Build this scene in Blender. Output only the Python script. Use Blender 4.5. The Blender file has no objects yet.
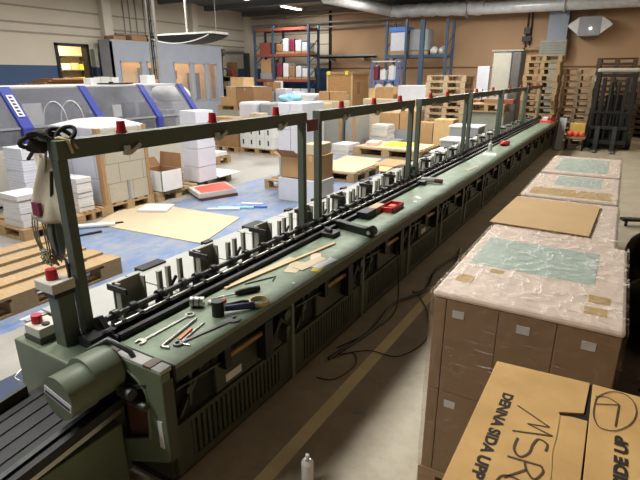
import bpy, bmesh, math, random
from mathutils import Vector, Matrix
random.seed(7)
PI = math.pi
R = math.radians
scene = bpy.context.scene
col = scene.collection

# ------------------------------------------------------------------ materials
def lin(c):
    c /= 255.0
    return c / 12.92 if c <= 0.04045 else ((c + 0.055) / 1.055) ** 2.4
def rgb(r, g, b):
    return (lin(r), lin(g), lin(b), 1.0)

class NT:
    def __init__(self, name):
        self.m = bpy.data.materials.new(name)
        self.m.use_nodes = True
        self.t = self.m.node_tree
        self.b = self.t.nodes['Principled BSDF']
        self.out = self.t.nodes['Material Output']
        self.tc = None
    def n(self, kind, **kw):
        nd = self.t.nodes.new(kind)
        for k, v in kw.items():
            if k in nd.inputs.keys():
                nd.inputs[k].default_value = v
            else:
                setattr(nd, k, v)
        return nd
    def l(self, a, b):
        self.t.links.new(a, b)
    def co(self, scale=(1, 1, 1)):
        tc = self.n('ShaderNodeTexCoord')
        mp = self.n('ShaderNodeMapping')
        mp.inputs['Scale'].default_value = scale
        self.l(tc.outputs['Object'], mp.inputs['Vector'])
        return mp.outputs['Vector']
    def noise(self, scale, vec=None, detail=4, rough=0.55):
        nd = self.n('ShaderNodeTexNoise')
        nd.inputs['Scale'].default_value = scale
        nd.inputs['Detail'].default_value = detail
        nd.inputs['Roughness'].default_value = rough
        if vec is not None:
            self.l(vec, nd.inputs['Vector'])
        return nd.outputs['Fac']
    def ramp(self, fac, stops):
        nd = self.n('ShaderNodeValToRGB')
        cr = nd.color_ramp
        while len(cr.elements) < len(stops):
            cr.elements.new(0.5)
        for e, (p, c) in zip(cr.elements, stops):
            e.position = p
            e.color = c
        self.l(fac, nd.inputs['Fac'])
        return nd.outputs['Color']
    def mix(self, fac, a, b, blend='MIX'):
        nd = self.n('ShaderNodeMix', data_type='RGBA', blend_type=blend)
        if isinstance(fac, (int, float)):
            nd.inputs[0].default_value = fac
        else:
            self.l(fac, nd.inputs[0])
        for i, v in ((6, a), (7, b)):
            if isinstance(v, tuple):
                nd.inputs[i].default_value = v
            else:
                self.l(v, nd.inputs[i])
        return nd.outputs[2]
    def math(self, op, a, b=None, clamp=False):
        nd = self.n('ShaderNodeMath', operation=op, use_clamp=clamp)
        for i, v in enumerate((a, b)):
            if v is None:
                continue
            if isinstance(v, (int, float)):
                nd.inputs[i].default_value = v
            else:
                self.l(v, nd.inputs[i])
        return nd.outputs[0]
    def bump(self, h, strength=0.2, dist=0.01):
        nd = self.n('ShaderNodeBump')
        nd.inputs['Strength'].default_value = strength
        nd.inputs['Distance'].default_value = dist
        self.l(h, nd.inputs['Height'])
        self.l(nd.outputs['Normal'], self.b.inputs['Normal'])

def mat(name, c, rough=0.6, metal=0.0, var=0.12, scale=6.0, bump=0.0, c2=None, stretch=(1, 1, 1)):
    k = NT(name)
    v = k.co(stretch)
    f = k.noise(scale, v)
    dark = c2 if c2 else tuple(x * (1 - var) for x in c[:3]) + (1,)
    lite = tuple(min(1, x * (1 + var)) for x in c[:3]) + (1,)
    k.l(k.ramp(f, [(0.3, dark), (0.72, lite)]), k.b.inputs['Base Color'])
    k.b.inputs['Roughness'].default_value = rough
    k.b.inputs['Metallic'].default_value = metal
    if bump:
        k.bump(f, bump)
    return k.m

def emit(name, c, s):
    k = NT(name)
    k.b.inputs['Base Color'].default_value = c
    k.b.inputs['Emission Color'].default_value = c
    k.b.inputs['Emission Strength'].default_value = s
    return k.m

M = {}
M['green'] = mat('machine_green', rgb(97, 108, 88), 0.45, 0, 0.1, 5)
M['greentop'] = mat('worn_table_green', rgb(120, 136, 112), 0.5, 0, 0.16, 9, 0.03, c2=rgb(98, 114, 90))
M['greendk'] = mat('machine_dark_green', rgb(58, 61, 46), 0.5, 0, 0.12, 5)
M['postgreen'] = mat('gantry_green', rgb(76, 86, 74), 0.45, 0, 0.1, 4)
M['black'] = mat('black_metal', rgb(28, 29, 29), 0.45, 0.3, 0.2, 12)
M['dark'] = mat('dark_recess', rgb(20, 20, 18), 0.8, 0, 0.2, 10)
M['gunmetal'] = mat('oiled_steel', rgb(74, 77, 74), 0.38, 0.6, 0.2, 15)
M['platedk'] = mat('dark_guide_plate', rgb(150, 152, 140), 0.5, 0.0, 0.12, 6)
M['steel'] = mat('bright_steel', rgb(190, 190, 184), 0.28, 0.9, 0.1, 12)
M['toolsteel'] = mat('grey_tool_steel', rgb(112, 110, 108), 0.35, 0.8, 0.15, 14)
M['brass'] = mat('brass_shaft', rgb(150, 122, 82), 0.4, 0.5, 0.15, 10)
M['red'] = mat('red_plastic', rgb(176, 22, 30), 0.35, 0, 0.08, 5)
M['redpaper'] = mat('coral_red_print', rgb(224, 82, 62), 0.55, 0, 0.06, 5)
M['maroon'] = mat('maroon_plate', rgb(118, 40, 62), 0.5, 0, 0.08, 5)
M['feed'] = mat('pale_feed_table', rgb(160, 160, 154), 0.4, 0, 0.06, 4)
M['white'] = mat('white_paper', rgb(216, 216, 214), 0.7, 0, 0.03, 6)
M['whitecool'] = mat('cool_white_board', rgb(204, 207, 216), 0.6, 0, 0.04, 6)
M['cream'] = mat('cream_board', rgb(194, 178, 148), 0.7, 0, 0.04, 3)
M['yellow'] = mat('yellow_sheet', rgb(238, 214, 60), 0.6, 0, 0.05, 5)
M['bluesheet'] = mat('light_blue_sheet', rgb(140, 196, 222), 0.5, 0, 0.1, 5)
M['bluebar'] = mat('blue_plastic', rgb(70, 120, 200), 0.4, 0, 0.1, 5)
M['cardboard'] = mat('cardboard', rgb(176, 140, 98), 0.8, 0, 0.08, 4)
M['cardlight'] = mat('light_cardboard', rgb(204, 170, 122), 0.8, 0, 0.06, 4)
M['carddark'] = mat('dark_cardboard', rgb(150, 112, 76), 0.8, 0, 0.08, 4)
M['cardfront'] = mat('fresh_cardboard', rgb(220, 178, 112), 0.75, 0, 0.05, 7, c2=rgb(204, 160, 98))
M['cardload'] = mat('load_cardboard', rgb(150, 124, 96), 0.75, 0, 0.05, 5)
M['tape'] = mat('packing_tape', rgb(190, 164, 120), 0.25, 0, 0.06, 4)
M['foam'] = mat('pink_white_foam_sheet', rgb(246, 226, 208), 0.55, 0, 0.05, 8)
M['palegreen'] = mat('pale_green_sheet', rgb(198, 213, 200), 0.5, 0, 0.04, 6)
M['blueband'] = mat('blue_painted_wall', rgb(52, 76, 112), 0.6, 0, 0.08, 3)
M['ribblue'] = mat('royal_blue_rib', rgb(54, 64, 150), 0.4, 0, 0.06, 4)
M['greypanel'] = mat('grey_panel', rgb(150, 152, 156), 0.5, 0, 0.06, 3)
M['beigepanel'] = mat('beige_machine_panel', rgb(184, 180, 168), 0.5, 0, 0.06, 3)
M['office'] = mat('grey_office_wall', rgb(146, 152, 164), 0.7, 0, 0.05, 2)
M['rackblue'] = mat('rack_blue', rgb(62, 84, 108), 0.45, 0.1, 0.1, 6)
M['rackorange'] = mat('rack_red_orange', rgb(140, 72, 60), 0.5, 0, 0.1, 6)
M['galv'] = mat('galvanised_duct', rgb(228, 230, 232), 0.32, 0.12, 0.1, 5)
M['pipe'] = mat('grey_pipe', rgb(150, 146, 138), 0.5, 0.2, 0.1, 6)
M['ceil'] = mat('ceiling_grey', rgb(92, 94, 96), 0.8, 0, 0.08, 1)
M['brownwall'] = mat('brown_board_wall', rgb(184, 150, 116), 0.8, 0, 0.05, 0.8)
M['osb'] = NT('osb_board').m
M['bag'] = mat('canvas_bag', rgb(186, 178, 158), 0.85, 0, 0.1, 14, 0.2)
M['darkcloth'] = mat('dark_cloth', rgb(46, 44, 40), 0.9, 0, 0.2, 16)
M['rope'] = mat('beige_cable', rgb(150, 140, 116), 0.8, 0, 0.1, 10)
M['rubber'] = mat('black_rubber', rgb(13, 13, 13), 0.5, 0, 0.1, 10)
M['bin'] = mat('black_sack', rgb(18, 18, 20), 0.35, 0, 0.2, 8, 0.3)
M['ink'] = mat('black_ink', rgb(46, 34, 24), 0.7, 0, 0.05, 9)
M['inkgrey'] = mat('marker_ink', rgb(86, 66, 44), 0.7, 0, 0.05, 9)
M['gap'] = mat('dark_gap', rgb(32, 20, 12), 0.9, 0, 0.05, 9)
M['label'] = mat('label_paper', rgb(206, 204, 204), 0.6, 0, 0.03, 9)
M['navy'] = mat('navy_strip', rgb(34, 44, 70), 0.6, 0, 0.1, 9)
M['orangelit'] = mat('warm_inner_wall', rgb(224, 176, 112), 0.7, 0, 0.06, 2)
M['hammerblue'] = mat('navy_handle', rgb(34, 42, 82), 0.45, 0, 0.1, 9)
M['tan'] = mat('tan_plastic', rgb(170, 140, 90), 0.5, 0, 0.1, 9)
M['masktape'] = mat('masking_tape', rgb(206, 188, 132), 0.6, 0, 0.05, 9)
M['woodstick'] = mat('pale_wood', rgb(212, 190, 146), 0.7, 0, 0.1, 5, stretch=(6, 1, 6))
M['ctrlgrey'] = mat('control_box_grey', rgb(190, 188, 174), 0.5, 0, 0.05, 6)
M['tube_lit'] = emit('lit_tube', (1, 0.97, 0.9, 1), 9.0)
M['forkblack'] = mat('forklift_black', rgb(38, 38, 36), 0.5, 0.2, 0.15, 5)
M['forkred'] = mat('forklift_brown_red', rgb(92, 52, 40), 0.5, 0, 0.1, 5)
M['greenglass'] = mat('pale_bottle', rgb(206, 214, 206), 0.3, 0, 0.05, 5)
M['litroom'] = emit('lit_room_beyond', rgb(255, 240, 205), 0.55)

def wood(name, c1, c2):
    k = NT(name)
    v = k.co((1, 1, 1))
    f = k.noise(7, k.co((1.2, 14, 14)), 5)
    g = k.noise(2.2, v)
    a = k.ramp(f, [(0.3, c2), (0.7, c1)])
    k.l(k.mix(k.math('MULTIPLY', g, 0.5), a, tuple(x * 0.7 for x in c2[:3]) + (1,)), k.b.inputs['Base Color'])
    k.b.inputs['Roughness'].default_value = 0.8
    k.bump(f, 0.15)
    return k.m
M['wood'] = wood('pallet_wood', rgb(190, 164, 124), rgb(154, 126, 90))
M['woodold'] = wood('weathered_pallet_wood', rgb(190, 160, 116), rgb(146, 112, 76))
M['woodpale'] = wood('pale_pallet_wood', rgb(212, 190, 156), rgb(170, 146, 112))
M['wooddark'] = wood('dark_pallet_wood', rgb(110, 92, 70), rgb(70, 58, 44))

def osb():
    k = NT('osb')
    v = k.noise(26, k.co((1, 1, 1)), 6, 0.7)
    k.l(k.ramp(v, [(0.3, rgb(150, 108, 64)), (0.6, rgb(190, 146, 94)), (0.8, rgb(206, 168, 116))]), k.b.inputs['Base Color'])
    k.b.inputs['Roughness'].default_value = 0.8
    return k.m
M['osb'] = osb()

def paperstack(name, c, c2, pitch):
    # stacked sheet edges: thin horizontal lines in the paper itself
    k = NT(name)
    w = k.n('ShaderNodeTexWave', bands_direction='Z', wave_profile='SAW')
    w.inputs['Scale'].default_value = pitch
    w.inputs['Distortion'].default_value = 0.4
    k.l(k.co((1, 1, 1)), w.inputs['Vector'])
    k.l(k.ramp(w.outputs['Fac'], [(0.0, c2), (0.25, c), (1, c)]), k.b.inputs['Base Color'])
    k.b.inputs['Roughness'].default_value = 0.75
    k.bump(w.outputs['Fac'], 0.3)
    return k.m
M['sheets'] = paperstack('stacked_sheets', rgb(212, 210, 208), rgb(176, 172, 168), 14)
M['sheetscool'] = paperstack('stacked_cool_sheets', rgb(204, 207, 218), rgb(176, 180, 194), 7)

def bricks(name, c, c2, scale):
    # bundles packed like bricks: joints between the packed blocks
    k = NT(name)
    b = k.n('ShaderNodeTexBrick')
    b.inputs['Scale'].default_value = scale
    b.inputs['Color1'].default_value = c
    b.inputs['Color2'].default_value = tuple(x * 0.95 for x in c[:3]) + (1,)
    b.inputs['Mortar'].default_value = c2
    b.inputs['Mortar Size'].default_value = 0.008
    b.inputs['Row Height'].default_value = 0.42
    b.inputs['Brick Width'].default_value = 0.62
    tc = k.n('ShaderNodeTexCoord')
    sx = k.n('ShaderNodeSeparateXYZ'); k.l(tc.outputs['Object'], sx.inputs[0])
    cx = k.n('ShaderNodeCombineXYZ')
    k.l(k.math('ADD', sx.outputs[0], sx.outputs[1]), cx.inputs[0]); k.l(sx.outputs[2], cx.inputs[1])
    k.l(cx.outputs[0], b.inputs['Vector'])
    k.l(b.outputs['Color'], k.b.inputs['Base Color'])
    k.b.inputs['Roughness'].default_value = 0.5
    return k.m
M['bundles'] = bricks('packed_white_bundles', rgb(206, 208, 220), rgb(150, 154, 170), 1.0)
M['bundlesbeige'] = bricks('packed_beige_bundles', rgb(190, 182, 164), rgb(140, 132, 116), 1.3)

def wrapmat(name, dens, rough=0.2):
    # clear stretch film: glossy, white scattering creases; wrinkle highlights and glint streaks painted in
    k = NT(name)
    k.t.nodes.remove(k.b)
    P = k.co((1, 1, 1))
    wn = k.n('ShaderNodeTexNoise'); wn.inputs['Scale'].default_value = 4.0; wn.inputs['Detail'].default_value = 3.0
    k.l(P, wn.inputs['Vector'])
    vm = k.n('ShaderNodeVectorMath', operation='MULTIPLY_ADD')
    k.l(wn.outputs['Color'], vm.inputs[0]); vm.inputs[1].default_value = (0.35, 0.35, 0.35); k.l(P, vm.inputs[2])
    vo = k.n('ShaderNodeTexVoronoi', feature='DISTANCE_TO_EDGE'); vo.inputs['Scale'].default_value = 9.0
    k.l(vm.outputs[0], vo.inputs['Vector'])
    edge = k.ramp(vo.outputs['Distance'], [(0.0, (1, 1, 1, 1)), (0.05, (0, 0, 0, 1))])
    mask = k.ramp(k.noise(3.0, P, 4, 0.6), [(0.44, (0, 0, 0, 1)), (0.62, (1, 1, 1, 1))])
    glint = k.ramp(k.noise(1.0, k.co((7, 7, 75)), 3, 0.5), [(0.62, (0, 0, 0, 1)), (0.72, (1, 1, 1, 1))])
    fm = k.ramp(k.noise(2.2, P, 2, 0.5), [(0.5, (0, 0, 0, 1)), (0.62, (1, 1, 1, 1))])
    ge = k.n('ShaderNodeNewGeometry'); sn = k.n('ShaderNodeSeparateXYZ'); k.l(ge.outputs['True Normal'], sn.inputs[0])
    flat = k.math('ADD', k.math('MULTIPLY', k.math('ABSOLUTE', sn.outputs[2]), 0.88), 0.12)   # lid creases; the sides are pulled tight
    cre = k.math('ADD', k.math('MULTIPLY', k.math('MULTIPLY', edge, mask), flat), k.math('MULTIPLY', glint, fm), True)
    g = k.n('ShaderNodeBsdfGlossy'); g.inputs['Roughness'].default_value = rough
    bp = k.n('ShaderNodeBump'); bp.inputs['Strength'].default_value = 0.9; bp.inputs['Distance'].default_value = 0.02
    k.l(k.math('ADD', k.noise(9, P, 4, 0.6), k.math('MULTIPLY', vo.outputs['Distance'], 1.5)), bp.inputs['Height']); k.l(bp.outputs['Normal'], g.inputs['Normal'])
    fr = k.n('ShaderNodeFresnel'); fr.inputs['IOR'].default_value = 1.35
    k.l(bp.outputs['Normal'], fr.inputs['Normal'])
    tr = k.n('ShaderNodeBsdfTransparent')
    df = k.n('ShaderNodeBsdfDiffuse'); df.inputs['Color'].default_value = (0.96, 0.94, 0.91, 1)
    m1 = k.n('ShaderNodeMixShader'); mx = k.n('ShaderNodeMixShader')
    k.l(k.math('MULTIPLY', fr.outputs[0], 0.33, True), m1.inputs[0]); k.l(tr.outputs[0], m1.inputs[1]); k.l(g.outputs[0], m1.inputs[2])
    k.l(k.math('MULTIPLY', cre, dens), mx.inputs[0]); k.l(m1.outputs[0], mx.inputs[1]); k.l(df.outputs[0], mx.inputs[2])
    k.l(mx.outputs[0], k.out.inputs[0])
    return k.m
M['wrap'] = wrapmat('stretch_wrap', 0.68, 0.18)
M['wrapthin'] = wrapmat('thin_stretch_wrap', 0.25)
def glassy(name, tint, dens, rough):
    k = NT(name)
    k.b.inputs['Base Color'].default_value = tint
    k.b.inputs['Roughness'].default_value = rough
    tr = k.n('ShaderNodeBsdfTransparent')
    mx = k.n('ShaderNodeMixShader')
    f = k.noise(1.5, k.co((1, 1, 1)))
    k.l(k.math('MULTIPLY', f, dens * 2), mx.inputs[0]); k.l(tr.outputs[0], mx.inputs[1]); k.l(k.b.outputs[0], mx.inputs[2])
    k.l(mx.outputs[0], k.out.inputs[0])
    return k.m
M['hood'] = glassy('clear_grey_hood', rgb(150, 152, 162), 0.27, 0.12)
M['pane'] = glassy('window_pane', rgb(200, 210, 220), 0.12, 0.05)

def floor_mat():
    k = NT('worn_concrete_floor')
    tc = k.n('ShaderNodeTexCoord')
    sx = k.n('ShaderNodeSeparateXYZ'); k.l(tc.outputs['Object'], sx.inputs[0])
    X, Y = sx.outputs[0], sx.outputs[1]
    n1 = k.noise(1.1, tc.outputs['Object'], 8, 0.65)
    n2 = k.noise(14, tc.outputs['Object'], 6, 0.7)
    n3 = k.noise(2.6, tc.outputs['Object'], 8, 0.75)
    conc = k.ramp(n1, [(0.3, rgb(140, 137, 130)), (0.7, rgb(172, 168, 160))])
    conc = k.mix(k.math('MULTIPLY', n2, 0.35), conc, rgb(110, 104, 96))
    # the aisle by the machine is browner and stained
    aisle = k.math('GREATER_THAN', X, -1.9)
    st = k.ramp(n3, [(0.3, rgb(164, 154, 132)), (0.75, rgb(202, 194, 172))])
    conc = k.mix(aisle, conc, k.mix(k.math('MULTIPLY', n2, 0.35), st, rgb(104, 90, 68)))
    def band(v, a, b, soft=0.0):
        return k.math('MULTIPLY', k.math('GREATER_THAN', v, a), k.math('LESS_THAN', v, b))
    wob = k.math('MULTIPLY', k.math('SUBTRACT', n3, 0.5), 0.5)
    Xw = k.math('ADD', X, wob)
    blue = k.math('MULTIPLY', band(Xw, -6.75, -4.45), band(Y, -2.0, 19.0))
    wear = k.ramp(n3, [(0.5, (1, 1, 1, 1)), (0.68, (0.25, 0.25, 0.25, 1))])
    wear2 = k.ramp(k.noise(5, k.co((1, 0.4, 1)), 8, 0.8), [(0.44, (1, 1, 1, 1)), (0.6, (0.35, 0.35, 0.35, 1))])
    bf = k.math('MULTIPLY', blue, k.math('MULTIPLY', wear, wear2))
    bl = k.ramp(n1, [(0.3, rgb(78, 106, 152)), (0.7, rgb(112, 136, 172))])
    c = k.mix(bf, conc, bl)
    # navy guide strip, white dashes and the yellowed aisle line
    c = k.mix(band(X, -3.72, -3.46), c, rgb(40, 52, 82))
    dash = k.math('MULTIPLY', band(X, -4.6, -4.55), k.math('GREATER_THAN', k.math('SINE', k.math('MULTIPLY', Y, 9.0)), 0.1))
    c = k.mix(k.math('MULTIPLY', dash, 0.8), c, rgb(205, 210, 214))
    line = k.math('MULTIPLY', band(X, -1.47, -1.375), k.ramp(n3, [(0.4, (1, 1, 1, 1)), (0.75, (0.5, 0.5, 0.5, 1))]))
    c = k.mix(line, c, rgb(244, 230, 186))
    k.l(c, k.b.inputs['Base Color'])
    k.l(k.ramp(n1, [(0.3, (0.35, 0.35, 0.35, 1)), (0.7, (0.6, 0.6, 0.6, 1))]), k.b.inputs['Roughness'])
    k.bump(n2, 0.06)
    return k.m
def wall_mat(name, c, band=True, c2=None):
    k = NT(name)
    tc = k.n('ShaderNodeTexCoord')
    sx = k.n('ShaderNodeSeparateXYZ'); k.l(tc.outputs['Object'], sx.inputs[0])
    n1 = k.noise(0.9, tc.outputs['Object'], 6, 0.6)
    base = k.ramp(n1, [(0.3, c), (0.7, tuple(min(1, x * 1.08) for x in c[:3]) + (1,))])
    if band:
        b = k.math('LESS_THAN', sx.outputs[2], 2.55)
        base = k.mix(b, base, rgb(58, 80, 114))
    k.l(base, k.b.inputs['Base Color'])
    k.b.inputs['Roughness'].default_value = 0.75
    return k.m

# ------------------------------------------------------------------ mesh builder
class MB:
    def __init__(self):
        self.v = []; self.f = []; self.s = []
    def add(self, vs, fs, smooth=False):
        o = len(self.v)
        self.v += [tuple(p) for p in vs]
        self.f += [[i + o for i in f] for f in fs]
        self.s += [smooth] * len(fs)
        return self
    def box(self, x0, x1, y0, y1, z0, z1, rz=0.0, piv=None):
        vs = [(x, y, z) for z in (z0, z1) for y in (y0, y1) for x in (x0, x1)]
        if rz:
            c = piv or ((x0 + x1) / 2, (y0 + y1) / 2)
            ca, sa = math.cos(rz), math.sin(rz)
            vs = [(c[0] + (x - c[0]) * ca - (y - c[1]) * sa, c[1] + (x - c[0]) * sa + (y - c[1]) * ca, z) for x, y, z in vs]
        return self.add(vs, [(0, 2, 3, 1), (4, 5, 7, 6), (0, 1, 5, 4), (2, 6, 7, 3), (0, 4, 6, 2), (1, 3, 7, 5)])
    def bar(self, a, b, w, h, up=(0, 0, 1)):
        a = Vector(a); b = Vector(b); d = (b - a).normalized()
        u = Vector(up)
        if abs(d.dot(u)) > 0.98:
            u = Vector((0, 1, 0))
        s = d.cross(u).normalized(); u = s.cross(d).normalized()
        vs = []
        for p in (a, b):
            for i, j in ((-1, -1), (1, -1), (1, 1), (-1, 1)):
                vs.append(p + s * (i * w / 2) + u * (j * h / 2))
        return self.add(vs, [(0, 1, 2, 3), (7, 6, 5, 4), (0, 4, 5, 1), (1, 5, 6, 2), (2, 6, 7, 3), (3, 7, 4, 0)])
    def cyl(self, a, b, r, r2=None, n=16, caps=True):
        a = Vector(a); b = Vector(b); d = (b - a).normalized()
        u = Vector((0, 0, 1)) if abs(d.z) < 0.9 else Vector((1, 0, 0))
        s = d.cross(u).normalized(); u = s.cross(d).normalized()
        r2 = r if r2 is None else r2
        vs = []
        for p, q in ((a, r), (b, r2)):
            for i in range(n):
                t = 2 * PI * i / n
                vs.append(p + (s * math.cos(t) + u * math.sin(t)) * q)
        self.add(vs, [(i, (i + 1) % n, n + (i + 1) % n, n + i) for i in range(n)], True)
        if caps:
            self.add(vs[:n], [tuple(range(n - 1, -1, -1))]); self.add(vs[n:], [tuple(range(n))])
        return self
    def tube(self, pts, r, n=8):
        P = [Vector(p) for p in pts]
        rings = []
        u = None
        for i, p in enumerate(P):
            d = (P[min(i + 1, len(P) - 1)] - P[max(i - 1, 0)]).normalized()
            if u is None:
                u = Vector((0, 0, 1)) if abs(d.z) < 0.9 else Vector((1, 0, 0))
            s = d.cross(u)
            if s.length < 1e-5:
                s = d.cross(Vector((0, 1, 0.1)))
            s.normalize(); u = s.cross(d).normalized()
            rr = r[i] if isinstance(r, (list, tuple)) else r
            rings.append([p + (s * math.cos(2 * PI * k / n) + u * math.sin(2 * PI * k / n)) * rr for k in range(n)])
        vs = [q for g in rings for q in g]
        fs = []
        for i in range(len(P) - 1):
            for k in range(n):
                fs.append((i * n + k, i * n + (k + 1) % n, (i + 1) * n + (k + 1) % n, (i + 1) * n + k))
        self.add(vs, fs, True)
        m = (len(P) - 1) * n
        self.add(rings[0], [tuple(range(n - 1, -1, -1))]); self.add(rings[-1], [tuple(range(n))])
        return self
    def prism(self, poly, o, ax, ay, az, t):
        # polygon (a,b) in the plane o + a*ax + b*ay, thickness t along az
        o = Vector(o); ax = Vector(ax); ay = Vector(ay); az = Vector(az)
        n = len(poly)
        vs = [o + ax * a + ay * b for a, b in poly] + [o + ax * a + ay * b + az * t for a, b in poly]
        return self.add(vs, [tuple(range(n - 1, -1, -1)), tuple(range(n, 2 * n))] + [(i, (i + 1) % n, n + (i + 1) % n, n + i) for i in range(n)])
    def ring(self, c, ro, ri, h, n=28):
        c = Vector(c)
        vs = []
        for r, z in ((ro, 0), (ro, h), (ri, h), (ri, 0)):
            for i in range(n):
                t = 2 * PI * i / n
                vs.append(c + Vector((r * math.cos(t), r * math.sin(t), z)))
        fs = []
        for k in range(4):
            for i in range(n):
                fs.append((k * n + i, k * n + (i + 1) % n, ((k + 1) % 4) * n + (i + 1) % n, ((k + 1) % 4) * n + i))
        return self.add(vs, fs, False)
    def blob(self, c, rx, ry, rz, seed=0, amp=0.12, nu=20, nv=12, flat=True):
        rnd = random.Random(seed)
        ph = [rnd.uniform(0, 6.28) for _ in range(8)]
        vs = []
        for j in range(nv + 1):
            th = PI * j / nv
            for i in range(nu):
                t = 2 * PI * i / nu
                k = 1 + amp * (math.sin(3 * t + ph[0]) * math.sin(2 * th + ph[1]) + 0.6 * math.sin(5 * t + ph[2]) * math.sin(4 * th + ph[3]))
                x, y, z = rx * k * math.sin(th) * math.cos(t), ry * k * math.sin(th) * math.sin(t), rz * k * math.cos(th)
                vs.append((c[0] + x, c[1] + y, max(c[2] + z, c[2] - rz * 0.86) if flat else c[2] + z))
        fs = []
        for j in range(nv):
            for i in range(nu):
                fs.append((j * nu + i, (j + 1) * nu + i, (j + 1) * nu + (i + 1) % nu, j * nu + (i + 1) % nu))
        return self.add(vs, fs, True)
    def build(self, name, m, parent=None, bevel=0.0, off=None):
        me = bpy.data.meshes.new(name)
        o0 = Vector((0, 0, 0))
        if parent is not None:
            q = parent
            while q is not None:
                o0 = o0 + q.location
                q = q.parent
        elif off is not None:
            o0 = Vector(off)
        me.from_pydata([(x - o0.x, y - o0.y, z - o0.z) for x, y, z in self.v], [], self.f)
        me.polygons.foreach_set('use_smooth', self.s)
        me.materials.append(m if not isinstance(m, str) else M[m])
        bm = bmesh.new(); bm.from_mesh(me)
        bmesh.ops.recalc_face_normals(bm, faces=bm.faces)
        bm.to_mesh(me); bm.free()
        me.update()
        o = bpy.data.objects.new(name, me)
        col.objects.link(o)
        if parent is not None:
            o.parent = parent
        elif off is not None:
            o.location = o0
        if bevel:
            b = o.modifiers.new('edge', 'BEVEL'); b.width = bevel; b.segments = 2; b.limit_method = 'ANGLE'; b.angle_limit = R(50)
        return o

def tag(o, label, cat, group=None, kind=None):
    o['label'] = label; o['category'] = cat
    if group: o['group'] = group
    if kind: o['kind'] = kind
    return o
def thing(name, label, cat, loc, group=None):
    o = bpy.data.objects.new(name, None)
    o.empty_display_size = 0.1
    col.objects.link(o); o.location = loc
    return tag(o, label, cat, group)
def struct(mb, name, m, bevel=0):
    o = mb.build(name, m, bevel=bevel); o['kind'] = 'structure'; return o
def solo(mb, name, label, cat, m, loc, group=None, bevel=0):
    return tag(mb.build(name, m, off=loc, bevel=bevel), label, cat, group)
def kids(o):
    return [c for c in bpy.data.objects if c.parent == o]
def copy_tree(o, loc=None, label=None, rotz=None, parent=None):
    c = o.copy(); col.objects.link(c)
    if parent is not None: c.parent = parent
    if loc is not None: c.location = loc
    if rotz is not None: c.rotation_euler[2] = rotz
    if label: c['label'] = label
    for ch in kids(o):
        copy_tree(ch, parent=c)
    return c
ORD = ['topmost', 'second', 'third', 'fourth', 'fifth', 'sixth', 'seventh', 'eighth', 'ninth', 'tenth', 'eleventh', 'twelfth', 'thirteenth', 'fourteenth', 'fifteenth', 'sixteenth']
NUM = ['first', 'second', 'third', 'fourth', 'fifth', 'sixth', 'seventh', 'eighth', 'ninth', 'tenth']

def smooth(pts, n=8):
    out = []
    for i in range(len(pts) - 1):
        p0 = pts[max(i - 1, 0)]; p1 = pts[i]; p2 = pts[i + 1]; p3 = pts[min(i + 2, len(pts) - 1)]
        for k in range(n):
            t = k / n
            out.append(tuple(0.5 * (2 * p1[j] + (p2[j] - p0[j]) * t + (2 * p0[j] - 5 * p1[j] + 4 * p2[j] - p3[j]) * t * t + (3 * p1[j] - p0[j] - 3 * p2[j] + p3[j]) * t ** 3) for j in range(3)))
    out.append(pts[-1])
    return out

# ------------------------------------------------------------------ the hall
XL, YB, ZC = -19.1, 24.0, 5.5
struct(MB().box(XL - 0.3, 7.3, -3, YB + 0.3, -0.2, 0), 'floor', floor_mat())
# left wall with a tall opening
w = MB()
w.box(XL - 0.3, XL, -3, 12.13, 0, ZC); w.box(XL - 0.3, XL, 13.42, YB, 0, ZC)
w.box(XL - 0.3, XL, 12.13, 13.42, 3.3, ZC)
struct(w, 'wall_left', wall_mat('left_wall_paint', rgb(196, 188, 172)))
struct(MB().box(XL - 0.3, -13.7, YB, YB + 0.3, 0, ZC), 'wall_back', wall_mat('back_wall_paint', rgb(206, 196, 178)))
struct(MB().box(-13.7, 7.3, YB, YB + 0.3, 0, ZC), 'wall_back', 'brownwall')
struct(MB().box(7, 7.3, -3, YB, 0, ZC), 'wall_right', 'brownwall')
struct(MB().box(XL - 0.3, 7.3, -3, YB + 0.3, ZC, ZC + 0.2), 'ceiling', 'ceil')
for i in range(8):
    y = 2.5 + i * 3.0
    struct(MB().box(XL, 7, y - 0.12, y + 0.12, ZC - 0.22, ZC), 'trim_%d' % (i + 1), 'ceil')
# pillars along the left wall and in the corner
for i, (y, wd) in enumerate(((14.38, 0.42), (19.4, 0.36), (23.7, 0.5), (9.2, 0.42))):
    struct(MB().box(XL, XL + 0.3, y - wd / 2, y + wd / 2, 0, ZC), 'pillar_%d' % (i + 1), wall_mat('pillar_paint', rgb(204, 198, 184), False), 0.01)
# door frame of the opening and a lit room seen through it
d = MB()
d.box(XL - 0.3, XL + 0.05, 12.05, 12.17, 0, 3.36); d.box(XL - 0.3, XL + 0.05, 13.38, 13.5, 0, 3.36); d.box(XL - 0.3, XL + 0.05, 12.05, 13.5, 3.28, 3.38)
struct(d, 'door_1', 'black')
rm = MB()
rm.box(XL - 3.4, XL - 3.3, 10.0, 17.5, 0, 4); rm.box(XL - 3.4, XL - 0.3, 10.0, 10.1, 0, 4); rm.box(XL - 3.4, XL - 0.3, 17.4, 17.5, 0, 4); rm.box(XL - 3.4, XL - 0.3, 10, 17.5, 4, 4.1)
struct(rm, 'wall_beyond', wall_mat('side_room_paint', rgb(224, 208, 170), False))
struct(MB().box(XL - 3.4, XL - 0.3, 10, 17.5, -0.1, 0), 'floor_beyond', 'carddark')
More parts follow.
